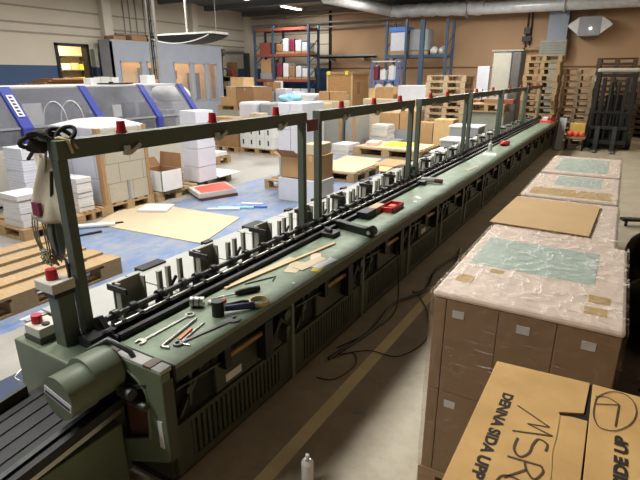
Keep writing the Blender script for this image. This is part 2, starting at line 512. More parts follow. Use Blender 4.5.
# seams, conduits and pipes on the walls (wall trim)
t = MB()
for z in (3.68, 4.0, 4.55): t.box(XL, XL + 0.03, -3, YB, z - 0.03, z + 0.03)
struct(t, 'trim_9', mat('wall_rail', rgb(150, 142, 128), 0.6))
t = MB()
for z in (4.3, 3.75, 3.2, 2.75): t.box(-18.8, -13.7, YB - 0.03, YB, z - 0.025, z + 0.025)
struct(t, 'trim_10', mat('wall_rail_back', rgb(158, 150, 136), 0.6))
struct(MB().box(-13.82, -13.68, YB - 0.06, YB, 0, ZC), 'trim_11', 'dark')
struct(MB().box(-13.68, 7, YB - 0.03, YB, 2.5, 2.56), 'trim_12', mat('board_joint', rgb(120, 86, 56), 0.8))
t = MB()
for y in (15.4, 15.7, 16.05, 16.5): t.cyl((XL + 0.035, y, 0), (XL + 0.035, y, ZC), 0.025, n=8)
solo(t, 'conduit_run', 'four thin grey conduits running up the pale wall beside the first pillar', 'pipe', 'pipe', (XL, 15.7, 0))
t = MB(); t.tube([(XL + 0.13, 14.8, 3.85), (XL + 0.13, 17.0, 3.86), (XL + 0.13, 19.1, 3.87)], 0.05)
t.tube([(XL + 0.12, 19.7, 3.35), (XL + 0.12, 23.3, 3.4)], 0.06)
for y in (20.2, 21.6): t.box(XL, XL + 0.2, y - 0.03, y + 0.03, 3.2, 3.5)
solo(t, 'wall_pipe', 'pair of grey pipes on brackets along the pale wall above the office', 'pipe', 'pipe', (XL, 19, 3.35))
# ventilation duct along the back wall
dk = thing('ventilation_duct', 'thick silver ventilation duct running along the top of the brown wall', 'duct', (-6, 23, 4.8))
m = MB(); m.cyl((-10.9, 18.6, 5.14), (-10.0, 23.0, 5.02), 0.24, n=24); m.build('duct_tube', 'galv', dk).__setitem__('label', 'straight tapered duct section')
m = MB()
pts, rr = [], []
for i in range(40):
    x = -10.0 + i * 0.11
    pts.append((x, 23.0, 5.0 - 0.12 * (i / 39) + 0.02 * math.sin(i))); rr.append(0.27 + 0.014 * math.sin(i * 2.1))
m.tube(pts, rr, 20); m.build('flexible_sleeve', 'galv', dk)
m = MB(); m.cyl((-5.7, 23.0, 4.86), (2.5, 23.0, 4.78), 0.24, n=24); m.build('duct_tube', 'galv', dk)
for x in (-6.4, -2.6):
    m = MB(); m.box(x - 0.02, x + 0.02, 22.73, 23.27, 4.5, 5.5 - 0.22 if x > -12 else 5.4); m.build('hanger', 'pipe', dk)
for i, (z, r) in enumerate(((5.15, 0.05), (4.78, 0.05), (4.55, 0.045))):
    solo(MB().cyl((-18.6, 23.6, z), (-9.6, 23.6, z - 0.02), r, n=10), 'ceiling_pipe', '%s of the three grey pipes running level under the ceiling at the back' % ['highest', 'middle', 'lowest'][i], 'pipe', 'pipe', (-14, 23.6, z), 'pipes along the back wall')
solo(MB().box(-14.4, -10.9, 23.5, 23.75, 3.02, 3.1).box(-14.4, -10.9, 23.5, 23.53, 3.02, 3.2).box(-13.5, -13.45, 23.5, 23.99, 2.9, 3.1).box(-11.6, -11.55, 23.5, 23.99, 2.9, 3.1), 'cable_tray', 'narrow grey cable tray on brackets across the start of the brown wall', 'cable tray', 'pipe', (-12.6, 23.7, 3.0))
# warm-air heater box with two flaps
h = thing('air_heater', 'grey hanging air heater box with white side flaps on the brown wall', 'heater', (-1.65, 23.5, 3.65))
MB().box(-2.05, -1.28, 23.2, 23.95, 3.66, 4.36).build('casing', 'greypanel', h, 0.01)
for s in (-1, 1):
    xx = -1.665 + s * 0.39
    MB().prism([(0.0, 0.03), (0.40, 0.36), (0.28, 0.48), (0, 0.66)], (xx, 23.22, 3.68), (s, 0, 0), (0, 0, 1), (0, 1, 0), 0.05).build('air_flap', 'white', h)
MB().cyl((-1.62, 23.2, 3.92), (-1.62, 23.17, 3.92), 0.04).build('indicator', M['tube_lit'], h)
MB().cyl((-1.85, 23.5, 4.36), (-1.85, 23.5, 5.3), 0.015, n=6).cyl((-1.45, 23.5, 4.36), (-1.45, 23.5, 5.3), 0.015, n=6).build('hanger', 'pipe', h)
# grey inspection column with a mesh basket
h = thing('duct_riser', 'tall blue grey sheet metal riser with louvred foot on the brown wall', 'duct', (-2.85, 23.6, 1.6))
MB().box(-3.2, -2.45, 23.45, 23.95, 3.55, 4.75).build('sheet_casing', 'office', h, 0.01)
m = MB().box(-3.4, -2.4, 23.4, 23.95, 2.9, 3.55)
for i in range(6): m.box(-3.38, -2.42, 23.36, 23.4, 2.95 + i * 0.1, 2.99 + i * 0.1)
m.build('louvre_box', 'platedk', h)
MB().box(-3.1, -2.6, 23.6, 23.95, 0, 2.9).build('foot', 'platedk', h)
h = thing('wall_frame', 'pale wooden frame standing beside the grey riser on the brown wall', 'frame', (-3.9, 23.8, 2.3))
MB().box(-4.1, -4.02, 23.7, 23.8, 0, 3.3).box(-3.45, -3.37, 23.7, 23.8, 0, 3.3).box(-4.1, -3.37, 23.7, 23.8, 3.22, 3.3).build('frame_bar', 'wood', h)
m = MB()
for x, z0 in ((-3.9, 3.4), (-4.05, 3.3)): m.cyl((x, 23.85, z0), (x, 23.85, 5.3), 0.03, n=8)
m.box(-4.2, -3.85, 23.7, 23.95, 3.55, 3.75).box(-4.15, -3.9, 23.68, 23.95, 3.85, 4.1)
solo(m, 'wall_switchgear', 'dark wall switch boxes on a conduit above the wooden frame', 'switchgear', 'black', (-4, 23.9, 3.3))

# luminaires: fluorescent battens in three rows, and warm ones over the right aisle
def batten(x, y, z, label, power, colr, group):
    o = thing('ceiling_light', label, 'light', (x, y, z), group)
    m = MB().box(x - 0.14, x + 0.14, y - 0.8, y + 0.8, z + 0.03, z + 0.09)
    m.build('housing', 'white', o)
    MB().cyl((x - 0.06, y - 0.75, z), (x - 0.06, y + 0.75, z), 0.02, n=8).cyl((x + 0.06, y - 0.75, z), (x + 0.06, y + 0.75, z), 0.02, n=8).build('tube', 'tube_lit', o)
    ld = bpy.data.lights.new('lamp_light', 'AREA'); ld.shape = 'RECTANGLE'; ld.size = 0.45; ld.size_y = 1.5
    ld.energy = power; ld.color = colr
    lo = bpy.data.objects.new('lamp_light', ld); col.objects.link(lo); lo.parent = o; lo.location = (0, 0, -0.03)
    m = MB()
    for dy in (-0.6, 0.6): m.cyl((x, y + dy, z + 0.09), (x, y + dy, ZC), 0.008, n=6)
    m.build('hanger', 'pipe', o)
COOL = (1.0, 0.97, 0.92); WARM = (1.0, 0.80, 0.55)
P1, P2, P3, PW = 200, 66, 190, 40
for i in range(8):
    batten(-4.42, -1.9 + i * 3.1, 5.2, '%s fluorescent light of the row above the machine gantries' % NUM[i], P1, COOL, 'lights above the gantries')
for i in range(7):
    batten(-9.6, 1.2 + i * 3.1, 5.2, '%s fluorescent light of the middle ceiling row' % NUM[i], P2, COOL, 'lights in the middle row')
for i in range(4):
    batten(-14.3, 9.2 + i * 4.0, 5.2, '%s fluorescent light of the row along the blue-banded wall' % NUM[i], P3, COOL, 'lights along the blue-banded wall')
for i in range(3):
    batten(1.6, 10.5 + i * 5.2, 5.2, '%s warm light of the row above the forklift aisle' % NUM[i], PW, WARM, 'lights above the aisle')
ld = bpy.data.lights.new('side_room_light', 'AREA'); ld.size = 1.5; ld.energy = 300; ld.color = (1, 0.86, 0.6)
lo = bpy.data.objects.new('side_room_light', ld); col.objects.link(lo); lo.location = (XL - 1.8, 13.5, 3.95)

# ------------------------------------------------------------------ pallets
def pallet_mesh(L, W, h, along='x', m='wood', name='pallet', parts=True, label='', loc=(0, 0, 0), group=None):
    """L = size in x, W = size in y; deck boards run along `along`."""
    x0, y0, z0 = loc
    o = thing(name, label, 'pallet', loc, group)
    bt = h * 0.15
    def bx(a0, a1, b0, b1, c0, c1):   # a = along boards, b = across
        if along == 'x': return (x0 + a0, x0 + a1, y0 + b0, y0 + b1, z0 + c0, z0 + c1)
        return (x0 + b0, x0 + b1, y0 + a0, y0 + a1, z0 + c0, z0 + c1)
    A, B = (L, W) if along == 'x' else (W, L)
    deck = MB()
    n = 5
    bw = B * 0.145; gap = (B - n * bw) / (n - 1)
    for i in range(n):
        b = -B / 2 + i * (bw + gap)
        deck.box(*bx(-A / 2, A / 2, b, b + bw, h - bt, h))
    cb = A * 0.1
    for a in (-A / 2 + cb / 2, 0, A / 2 - cb / 2):
        deck.box(*bx(a - cb / 2, a + cb / 2, -B / 2, B / 2, h - 2 * bt, h - bt))
    deck.build('deck_boards', m, o)
    skid = MB()
    for b in (-B / 2 + bw / 2, 0, B / 2 - bw / 2):
        skid.box(*bx(-A / 2, A / 2, b - bw / 2, b + bw / 2, 0, bt))
    skid.build('skid_boards', m, o)
    for a in (-A / 2 + cb * 0.6, 0, A / 2 - cb * 0.6):
        for b in (-B / 2 + bw / 2, 0, B / 2 - bw / 2):
            MB().box(*bx(a - cb * 0.6, a + cb * 0.6, b - bw / 2, b + bw / 2, bt, h - 2 * bt)).build('block', m, o)
    return o

def carton(label, x0, x1, y0, y1, z0, z1, m='cardboard', group=None, rz=0, name='carton', tape=True, cat='box'):
    cx, cy = (x0 + x1) / 2, (y0 + y1) / 2
    o = thing(name, label, cat, (cx, cy, z0), group)
    MB().box(x0, x1, y0, y1, z0, z1).build('carton_body', m, o, 0.008)
    if tape:
        MB().box(cx - 0.03, cx + 0.03, y0 - 0.002, y1 + 0.002, z1 - 0.10, z1 + 0.002).build('tape_strip', 'tape', o)
    o.rotation_euler[2] = rz
    return o
def block(name, label, cat, x0, x1, y0, y1, z0, z1, m, group=None, rz=0, bevel=0.006):
    cx, cy = (x0 + x1) / 2, (y0 + y1) / 2
    o = solo(MB().box(x0, x1, y0, y1, z0, z1), name, label, cat, m, (cx, cy, z0), group, bevel)
    o.rotation_euler[2] = rz
    return o

# ------------------------------------------------------------------ the long green gathering machine
G = thing('gathering_machine', 'long green gathering machine with a worn table, feeder plates and tall gantries', 'machine', (-2.0, 1.3, 0))
Y0, Y1 = 1.42, 17.2
def gp(mb, name, m, bevel=0.0, parent=None, label=None):
    o = mb.build(name, m, parent or G, bevel)
    if label: o['label'] = label
    return o
gp(MB().box(-2.10, -1.68, Y0, Y1, 0.825, 0.85), 'table_top', 'greentop', 0.004)
gp(MB().box(-1.72, -1.682, Y0, Y1, 0.75, 0.825), 'table_apron', 'greendk')
gp(MB().box(-2.40, -1.80, Y0, Y1, 0.08, 0.80), 'cabinet_body', 'greendk')
gp(MB().box(-2.36, -1.84, Y0 + 0.02, Y1, 0.0, 0.08), 'plinth', 'dark')
gp(MB().box(-2.10, -1.68, Y0 - 0.012, Y0, 0.77, 0.85), 'table_end_strip', 'dark')
# pale strip with two hinges across the near end of the table
gp(MB().box(-2.08, -1.69, 1.335, 1.405, 0.83, 0.855), 'end_strip', 'feed', 0.003, label='pale strip at the near end of the table')
for x in (-2.05, -1.785):
    gp(MB().box(x - 0.028, x + 0.028, 1.333, 1.408, 0.845, 0.860), 'hinge', mat('hinge_brown%d' % int(-x * 100), rgb(96, 80, 70), 0.5))
# front cabinet bays
BL = 1.12
def bay(k, detailed):
    y = Y0 + 0.02 + k * BL
    e = y + BL - 0.03
    P = MB()
    zt, zb = 0.42, 0.10
    X = -1.765
    P.box(X - 0.03, X, y, e, zt - 0.03, zt); P.box(X - 0.03, X, y, e, zb, zb + 0.05)
    P.box(X - 0.03, X, y, y + 0.12, zb + 0.05, zt - 0.03); P.box(X - 0.03, X, e - 0.14, e, zb + 0.05, zt - 0.03)
    ns = 20
    for i in range(ns):
        yy = y + 0.12 + (e - y - 0.26) * (i + 0.5) / ns
        P.box(X - 0.022, X - 0.004, yy - 0.012, yy + 0.012, zb + 0.05, zt - 0.03)
    gp(P, 'vent_panel', 'greendk')
    gp(MB().box(X - 0.034, X - 0.03, y + 0.1, e - 0.1, zb + 0.04, zt - 0.02), 'vent_backing', 'dark')
    # upper panel: plain for most of its width, an open pocket at the start
    U = MB()
    U.box(X - 0.03, X - 0.006, y + 0.34, e, zt + 0.01, 0.74)
    gp(U, 'upper_panel', 'greendk', 0.004)
    gp(MB().box(X - 0.05, X - 0.034, y, y + 0.34, zt + 0.01, 0.74), 'pocket_back', 'dark')
    Lv = MB()
    Lv.bar((X - 0.01, y + 0.05, 0.46), (X - 0.01, y + 0.24, 0.70), 0.03, 0.02).bar((X, y + 0.12, 0.50), (X, y + 0.14, 0.70), 0.025, 0.02)
    Lv.cyl((X, y + 0.1, 0.62), (X + 0.04, y + 0.1, 0.62), 0.025, n=10).bar((X + 0.02, y + 0.02, 0.66), (X + 0.02, y + 0.36, 0.64), 0.014, 0.014)
    gp(Lv, 'clutch_lever', 'gunmetal')
    S = MB().cyl((X + 0.03, y + 0.36, 0.655), (X + 0.03, y + 0.78, 0.655), 0.02, n=10)
    gp(S, 'brass_shaft', 'brass')
    gp(MB().box(X, X + 0.06, y + 0.36, y + 0.41, 0.60, 0.73), 'shaft_bracket', 'black')
    B = MB().box(X, X + 0.07, y + 0.72, y + 0.80, 0.47, 0.73)
    B.bar((X + 0.03, y + 0.78, 0.5), (X + 0.03, y + 0.92, 0.68), 0.05, 0.03)
    gp(B, 'shaft_bracket', 'black')
    gp(MB().cyl((X, y + 0.97, 0.68), (X + 0.07, y + 0.97, 0.68), 0.035, n=14), 'adjusting_knob', 'gunmetal')
    K = MB().cyl((X, y + 1.0, 0.56), (X + 0.05, y + 1.0, 0.56), 0.026, n=12)
    K.bar((X + 0.03, y + 0.99, 0.46), (X + 0.03, y + 0.99, 0.58), 0.05, 0.03)
    gp(K, 'adjusting_knob', 'gunmetal')
    gp(MB().box(X - 0.006, X - 0.001, y + 0.42, y + 0.56, 0.46, 0.51), 'rating_plate', 'label') if k in (0, 3) else None
    gp(MB().bar((X + 0.005, e + 0.015, 0.1), (X + 0.005, e + 0.015, 0.74), 0.03, 0.03), 'corner_post', 'green')
for k in range(14):
    bay(k, k < 4)
# rails, chain channel and drive shaft behind the table
gp(MB().box(-2.135, -2.105, Y0 + 0.02, Y1, 0.83, 0.885).box(-2.235, -2.215, Y0 + 0.02, Y1, 0.83, 0.87), 'guide_rail', 'black')
gp(MB().box(-2.215, -2.135, Y0 + 0.02, Y1, 0.80, 0.835), 'chain_channel', 'dark')
gp(MB().cyl((-2.27, Y0 + 0.06, 0.915), (-2.27, Y1, 0.915), 0.018, n=12), 'drive_shaft', 'gunmetal')
gp(MB().cyl((-2.20, Y0 + 0.06, 0.895), (-2.20, Y1, 0.895), 0.011, n=10), 'support_rod', 'steel')
cm = None
i = 0
y = Y0 + 0.1
rnd = random.Random(3)
while y < Y1 - 0.2 and i < 95:
    a = MB().cyl((-2.27, y, 0.915), (-2.27, y + 0.035, 0.915), 0.034, n=12).box(-2.30, -2.19, y + 0.004, y + 0.03, 0.84, 0.91)
    gp(a, 'shaft_collar', 'black' if i % 3 else 'gunmetal')
    y += rnd.choice((0.12, 0.16, 0.2)); i += 1
# end bearing block and side plate at the near end
gp(MB().prism([(0, 0), (0.1, 0), (0.1, 0.06), (0.05, 0.12), (0, 0.1)], (-2.30, 1.42, 0.84), (1, 0, 0), (0, 0, 1), (0, 1, 0), 0.03), 'bearing_block', 'gunmetal')
# feeder stations: pale table, side plates and thin guide bars
nst = 23
step = (Y1 - 1.8) / nst
for k in range(nst):
    y = 1.68 + k * step
    gp(MB().box(-3.12, -2.36, y - 0.10, y + step - 0.115, 0.705, 0.72), 'feed_table', 'feed', 0.003)
    gp(MB().box(-3.16, -3.06, y + 0.02, y + 0.26, 0.69, 0.735) if k % 2 else MB().box(-3.16, -3.1, y + 0.1, y + 0.2, 0.69, 0.735), 'table_clamp', 'black')
    A = MB()
    A.box(-2.46, -2.445, y, y + 0.19, 0.75, 1.02); A.box(-2.47, -2.40, y, y + 0.012, 0.75, 1.02); A.box(-2.47, -2.40, y + 0.178, y + 0.19, 0.75, 1.01)
    gp(A, 'side_guide', 'platedk')
    gp(MB().box(-2.47, -2.3, y - 0.035, y - 0.022, 0.985, 1.02), 'guide_arm', 'black')
    gp(MB().box(-2.46, -2.25, y + 0.08, y + 0.1, 0.76, 0.80), 'guide_stay', 'black')
    for dy, hh in ((0.29, 1.0), (0.365, 1.01), (0.47, 1.03)):
        if dy > step - 0.04: continue
        gp(MB().box(-2.42, -2.395, y + dy, y + dy + 0.03, 0.76, hh), 'guide_bar', 'platedk')
    gp(MB().bar((-2.40, y + 0.32, 0.8), (-2.40, y + 0.44, 0.92), 0.012, 0.02), 'spring_link', 'black')
gp(MB().box(-3.10, -3.06, 1.45, Y1, 0.60, 0.70).box(-2.40, -2.36, 1.45, Y1, 0.60, 0.70), 'feed_table_bearer', 'greypanel')
for k in range(12):
    y = 1.7 + k * 1.38
    gp(MB().box(-3.10, -3.04, y, y + 0.06, 0, 0.62), 'feed_table_leg', 'greypanel')
# gantries
GZ0, GZ1 = 1.812, 1.905
gant = [(1.36, 3.57, [1.76, 2.47, 3.18]), (3.78, 6.12, [4.24, 4.97, 5.7]), (6.35, 8.7, [6.8, 7.56]), (8.95, 11.35, [9.3, 10.6]), (11.55, 14.45, [12.3, 13.7]), (14.65, 17.3, [15.4, 16.6])]
for gi, (a, b, lamps) in enumerate(gant):
    fr = gp(MB().box(-2.345, -2.265, a, b, GZ0, GZ1), 'gantry_beam', 'postgreen', 0.004)
    for yy in (a, b - 0.052):
        m = MB().box(-2.335, -2.275, yy, yy + 0.052, 0.80, GZ0)
        m.box(-2.355, -2.255, yy - 0.02, yy + 0.072, 0.80, 0.815)
        o = m.build('gantry_post', M['postgreen'], G, 0.004)
    for ly in lamps:
        # warning lamp and the clip under the beam are sub-parts of the beam
        lm = MB().cyl((-2.305, ly, GZ1), (-2.305, ly, GZ1 + 0.012), 0.03, n=14).cyl((-2.305, ly, GZ1 + 0.012), (-2.305, ly, GZ1 + 0.062), 0.026, 0.022, n=14)
        o = lm.build('warning_lamp', M['red'], fr); o['label'] = 'red warning lamp'
        cl = MB().box(-2.275, -2.245, ly - 0.03, ly + 0.0, GZ0 - 0.02, GZ0 + 0.03).bar((-2.25, ly, GZ0 - 0.01), (-2.25, ly + 0.07, GZ0 + 0.03), 0.012, 0.02)
        cl.build('sensor_clip', M['ctrlgrey'], fr)
gp(MB().box(-2.29, -2.275, 3.60, 3.76, 1.74, 1.84), 'post_plate', 'maroon', label='small maroon plate between two gantry posts')
# near-end drive housing, control post and lamp box
E = MB().box(-2.64, -2.10, 1.16, 1.40, 0.04, 0.845)
gp(E, 'drive_housing', 'green', 0.012)
gp(MB().box(-2.62, -2.44, 1.153, 1.16, 0.30, 0.50), 'cover_patch', 'cardboard')
gp(MB().tube([(-2.64, 1.22, 0.62), (-2.68, 1.20, 0.63), (-2.67, 1.14, 0.60), (-2.63, 1.15, 0.57)], 0.008, 6), 'grab_handle', 'steel')
cp = gp(MB().box(-2.385, -2.295, 1.25, 1.34, 0.845, 1.16), 'control_post', 'postgreen', 0.004)
MB().box(-2.43, -2.275, 1.22, 1.345, 1.16, 1.215).build('control_head', M['ctrlgrey'], cp, 0.006)
MB().cyl((-2.355, 1.275, 1.215), (-2.355, 1.275, 1.27), 0.03, 0.026, n=16).build('stop_lamp', M['red'], cp)['label'] = 'red lamp on the control post'
MB().box(-2.385, -2.29, 1.235, 1.345, 1.13, 1.16).build('post_collar', M['black'], cp)
cb = gp(MB().box(-2.58, -2.44, 1.20, 1.33, 0.875, 0.93), 'push_button_box', 'ctrlgrey', 0.005)
MB().box(-2.585, -2.435, 1.195, 1.335, 0.845, 0.875).build('box_base', M['gunmetal'], cb)
MB().cyl((-2.535, 1.25, 0.93), (-2.535, 1.25, 0.975), 0.028, n=16).build('push_button', M['red'], cb)['label'] = 'red mushroom push button'
MB().cyl((-2.475, 1.26, 0.93), (-2.475, 1.26, 0.938), 0.02, n=14).build('button_ring', M['black'], cb)
gp(MB().box(-2.27, -2.16, 1.30, 1.46, 0.845, 0.90).cyl((-2.3, 1.37, 0.87), (-2.12, 1.44, 0.86), 0.02).bar((-2.25, 1.33, 0.86), (-2.14, 1.42, 0.90), 0.03, 0.03), 'post_linkage', 'black')
# feed drum with its end disc
dr = gp(MB().cyl((-2.03, 1.03, 0.775), (-2.03, 1.16, 0.775), 0.112, n=40), 'feed_drum', 'green', 0.006)
MB().cyl((-2.045, 1.16, 0.785), (-2.045, 1.31, 0.785), 0.122, n=40).build('drum_housing', M['green'], dr, 0.02)
MB().cyl((-2.03, 1.02, 0.775), (-2.03, 1.03, 0.775), 0.112, n=40).build('end_disc', M['green'], dr, 0.003)
MB().bar((-2.125, 1.018, 0.80), (-1.93, 1.018, 0.755), 0.003, 0.045, (0, 0, 1)).build('name_strip', M['label'], dr)
MB().bar((-2.115, 1.015, 0.792), (-1.94, 1.015, 0.752), 0.003, 0.014, (0, 0, 1)).build('name_bar', M['navy'], dr)
MB().cyl((-2.045, 1.31, 0.785), (-2.045, 1.33, 0.785), 0.105, n=40).build('drum_band', M['greendk'], dr)
gp(MB().tube([(-2.14, 1.26, 0.87), (-2.05, 1.33, 0.93), (-1.93, 1.36, 0.88), (-1.87, 1.37, 0.78)], 0.014, 10), 'drum_guard_hoop', 'gunmetal')
gp(MB().cyl((-1.93, 1.28, 0.70), (-1.85, 1.28, 0.70), 0.03).cyl((-1.9, 1.3, 0.64), (-1.78, 1.3, 0.64), 0.02).bar((-1.98, 1.3, 0.68), (-1.8, 1.34, 0.74), 0.02, 0.02), 'gear_cluster', 'gunmetal')
# delivery chute descending toward the camera side
def slope(x0, x1, ya, za, yb, zb, t):
    m = MB()
    vs = [(x0, ya, za), (x1, ya, za), (x1, yb, zb), (x0, yb, zb)]
    vs += [(x, y, z - t) for x, y, z in vs]
    return m.add(vs, [(0, 1, 2, 3), (7, 6, 5, 4), (0, 4, 5, 1), (1, 5, 6, 2), (2, 6, 7, 3), (3, 7, 4, 0)])
ch = gp(slope(-2.48, -1.97, 0.15, 0.47, 1.36, 0.62, 0.03), 'delivery_chute', 'rubber')
for x in (-2.40, -2.31, -2.22, -2.13):
    slope(x - 0.006, x + 0.006, 0.16, 0.476, 1.34, 0.625, 0.004).build('chute_belt', M['rubber'], ch)
slope(-2.49, -2.47, 0.15, 0.52, 1.1, 0.64, 0.09).build('chute_side', M['greendk'], ch)
slope(-1.98, -1.95, 0.15, 0.50, 1.36, 0.65, 0.05).build('chute_side', M['black'], ch)
slope(-2.06, -2.03, 0.16, 0.485, 1.34, 0.634, 0.008).build('chute_strip', M['gunmetal'], ch)
gp(MB().box(-2.40, -2.03, 0.15, 1.32, 0.04, 0.43), 'chute_stand', 'green', 0.006)
gp(slope(-2.045, -2.02, 0.15, 0.40, 1.32, 0.53, 0.03), 'stand_edge', 'steel')
# C-shaped cast bracket at the near right corner
outer = [(-2.08, 0.845), (-1.70, 0.845), (-1.685, 0.83), (-1.685, 0.34), (-1.70, 0.315), (-1.73, 0.30), (-2.0, 0.18), (-2.05, 0.20), (-2.06, 0.30), (-2.03, 0.32), (-1.84, 0.40), (-1.82, 0.43), (-1.80, 0.66), (-1.83, 0.73), (-1.92, 0.78), (-2.08, 0.815)]
gp(MB().tube(smooth([(-2.08, 1.33, 0.815), (-1.92, 1.33, 0.78), (-1.83, 1.33, 0.73), (-1.80, 1.33, 0.66), (-1.81, 1.33, 0.55), (-1.82, 1.33, 0.43), (-1.86, 1.33, 0.40), (-2.03, 1.33, 0.32)], 6), 0.008, 8), 'bracket_rib', 'green')
br = gp(MB().prism(outer, (0, 1.33, 0), (1, 0, 0), (0, 0, 1), (0, 1, 0), 0.06), 'end_bracket', 'green', 0.008)
MB().box(-1.70, -1.684, 1.335, 1.40, 0.32, 0.79).build('bracket_flange', M['greendk'], br)
MB().box(-1.745, -1.715, 1.326, 1.33, 0.40, 0.56).build('bracket_lettering', M['label'], br)
gp(MB().box(-2.02, -1.84, 1.36, 1.40, 0.34, 0.60), 'rust_panel', 'forkred')
# far-end control stand of the same machine
gp(MB().box(-2.1, -1.66, Y1, Y1 + 0.35, 0.0, 0.84), 'far_end_cabinet', 'greypanel', 0.01)

# things hung on the near gantry corner
bagm = MB()
nx, nz = 10, 16
vs = []
for side in (0, 1):
    for j in range(nz + 1):
        for i in range(nx + 1):
            u = i / nx; v = j / nz
            xx = -2.56 + 0.20 * u + (0.02 * math.sin(v * 5 + u * 3))
            yy = 1.40 + (0.05 if side else -0.05) * math.sin(PI * u) * (0.3 + 0.8 * v) + 0.012 * math.sin(9 * u + 4 * v) - 0.03 * v
            zz = 1.83 - 0.34 * v - 0.04 * u * (1 - v)
            vs.append((xx, yy, zz))
fs = []
K = (nx + 1) * (nz + 1)
for s in (0, 1):
    for j in range(nz):
        for i in range(nx):
            a = s * K + j * (nx + 1) + i
            fs.append((a, a + 1, a + nx + 2, a + nx + 1))
for i in range(nx):
    a = nz * (nx + 1) + i
    fs.append((a, a + 1, a + 1 + K, a + K))
for j in range(nz):
    for i in (0, nx):
        a = j * (nx + 1) + i
        fs.append((a, a + nx + 1, a + nx + 1 + K, a + K))
bag = thing('canvas_bag', 'limp canvas bag hanging from the near gantry corner', 'bag', (-2.46, 1.40, 1.83))
MB().add(vs, fs, True).build('bag_body', 'bag', bag)
MB().tube([(-2.51, 1.35, 1.80), (-2.46, 1.36, 1.85), (-2.36, 1.38, 1.90), (-2.33, 1.40, 1.91)], 0.009, 6).build('bag_strap', 'darkcloth', bag)
MB().box(-2.50, -2.44, 1.318, 1.336, 1.52, 1.59).build('red_print', M['maroon'], bag)['label'] = 'faded red print on the bag'
m = MB()
rnd = random.Random(5)
for k in range(3):
    pts = []
    for i in range(25):
        t = i / 24 * 2 * PI
        pts.append((-2.53 + 0.05 * math.sin(t) + 0.006 * k - 0.01, 1.36 + 0.008 * k + 0.01 * math.cos(2 * t), 1.42 + 0.15 * math.cos(t) - 0.012 * k))
    m.tube(pts, 0.0038, 6)
for k in range(4):
    pts = [(-2.52 + 0.05 * math.sin(i * 1.7 + k), 1.37 + 0.02 * math.cos(i + k), 1.27 + 0.045 * math.cos(i * 1.3 + 2 * k)) for i in range(14)]
    m.tube(pts, 0.004, 5)
m.tube([(-2.49, 1.37, 1.55), (-2.44, 1.38, 1.72), (-2.38, 1.38, 1.88)], 0.007, 6)
solo(m, 'coiled_cord', 'beige coil of cord hanging below the canvas bag', 'cord', 'rope', (-2.52, 1.37, 1.27))
m = MB().tube([(-2.36, 1.37, 1.75), (-2.40, 1.37, 1.60), (-2.42, 1.36, 1.42), (-2.41, 1.36, 1.31), (-2.35, 1.36, 1.29), (-2.31, 1.34, 1.23), (-2.285, 1.32, 1.19)], 0.009, 8)
solo(m, 'power_cable', 'black cable looping from the gantry corner to the control post', 'cable', 'rubber', (-2.36, 1.37, 1.2))
m = MB()
for k in range(5):
    pts = []
    for i in range(20):
        t = i / 19 * 2 * PI
        pts.append((-2.39 + 0.02 * k + 0.03 * math.cos(t), 1.36 + (0.10 - 0.012 * k) * math.sin(t) + 0.02 * k, 1.90 + 0.035 * math.cos(t + k) + 0.006 * k))
    m.tube(pts, 0.011, 6)
m.blob((-2.40, 1.36, 1.88), 0.04, 0.06, 0.04, 3, 0.2, flat=False)
o = thing('cable_bundle', 'dark tangle of cables looped over the near gantry corner', 'cable', (-2.38, 1.4, 1.9))
m.build('cable_loops', 'darkcloth', o)
MB().tube([(-2.345, 1.38, 1.90), (-2.30, 1.40, 1.915), (-2.262, 1.42, 1.90), (-2.255, 1.43, 1.84)], 0.008, 6).tube([(-2.345, 1.42, 1.91), (-2.29, 1.44, 1.915), (-2.255, 1.46, 1.86)], 0.007, 6).build('yellow_tie', 'masktape', o)['label'] = 'pale yellow strap'
m = MB().blob((-2.47, 1.40, 1.38), 0.05, 0.035, 0.12, 9, 0.15, flat=False)
solo(m, 'grey_rag', 'grey green rag hanging under the canvas bag', 'rag', mat('rag', rgb(104, 110, 104), 0.9), (-2.45, 1.40, 1.27))

# ------------------------------------------------------------------ tools on the table (z = 0.85)
T = 0.85
def spanner(name, label, a, b, open_end, r1, r2, m, w=0.018):
    a = Vector((*a, T)); b = Vector((*b, T)); d = (b - a).normalized(); s = Vector((-d.y, d.x, 0)); L = (b - a).length
    o = thing(name, label, 'spanner', (a.x, a.y, T))
    MB().prism([(r1 * 0.8, -w / 2), (L - r2 * 0.8, -w * 0.4), (L - r2 * 0.8, w * 0.4), (r1 * 0.8, w / 2)], a + Vector((0, 0, 0.002)), d, s, (0, 0, 1), 0.007).build('shank', m, o, 0.002)
    mb = MB()
    mb.ring(b + Vector((0, 0, 0.0)), r2, r2 * 0.6, 0.012, 20)
    mb.build('ring_end', m, o)
    if open_end:
        poly = []
        for i in range(13):
            t = R(50) + i / 12 * (2 * PI - R(100))
            poly.append((-r1 * math.cos(t) if False else r1 * -math.cos(t + PI), r1 * math.sin(t)))
        poly = [(-r1 * math.cos(R(40) + i / 12 * R(280)) , r1 * math.sin(R(40) + i / 12 * R(280))) for i in range(13)]
        poly += [(-r1 * 0.78, -r1 * 0.42), (r1 * 0.05, -r1 * 0.42), (r1 * 0.05, r1 * 0.42), (-r1 * 0.78, r1 * 0.42)]
        MB().prism(poly, a, d, s, (0, 0, 1), 0.010).build('open_jaw', m, o)
    else:
        MB().ring(a, r1, r1 * 0.6, 0.012, 20).build('ring_end', m, o)
    return o
spanner('combination_spanner', 'long bright steel spanner with ring ends lying beside the black rail', (-2.00, 1.48), (-2.00, 1.84), True, 0.03, 0.028, 'steel')
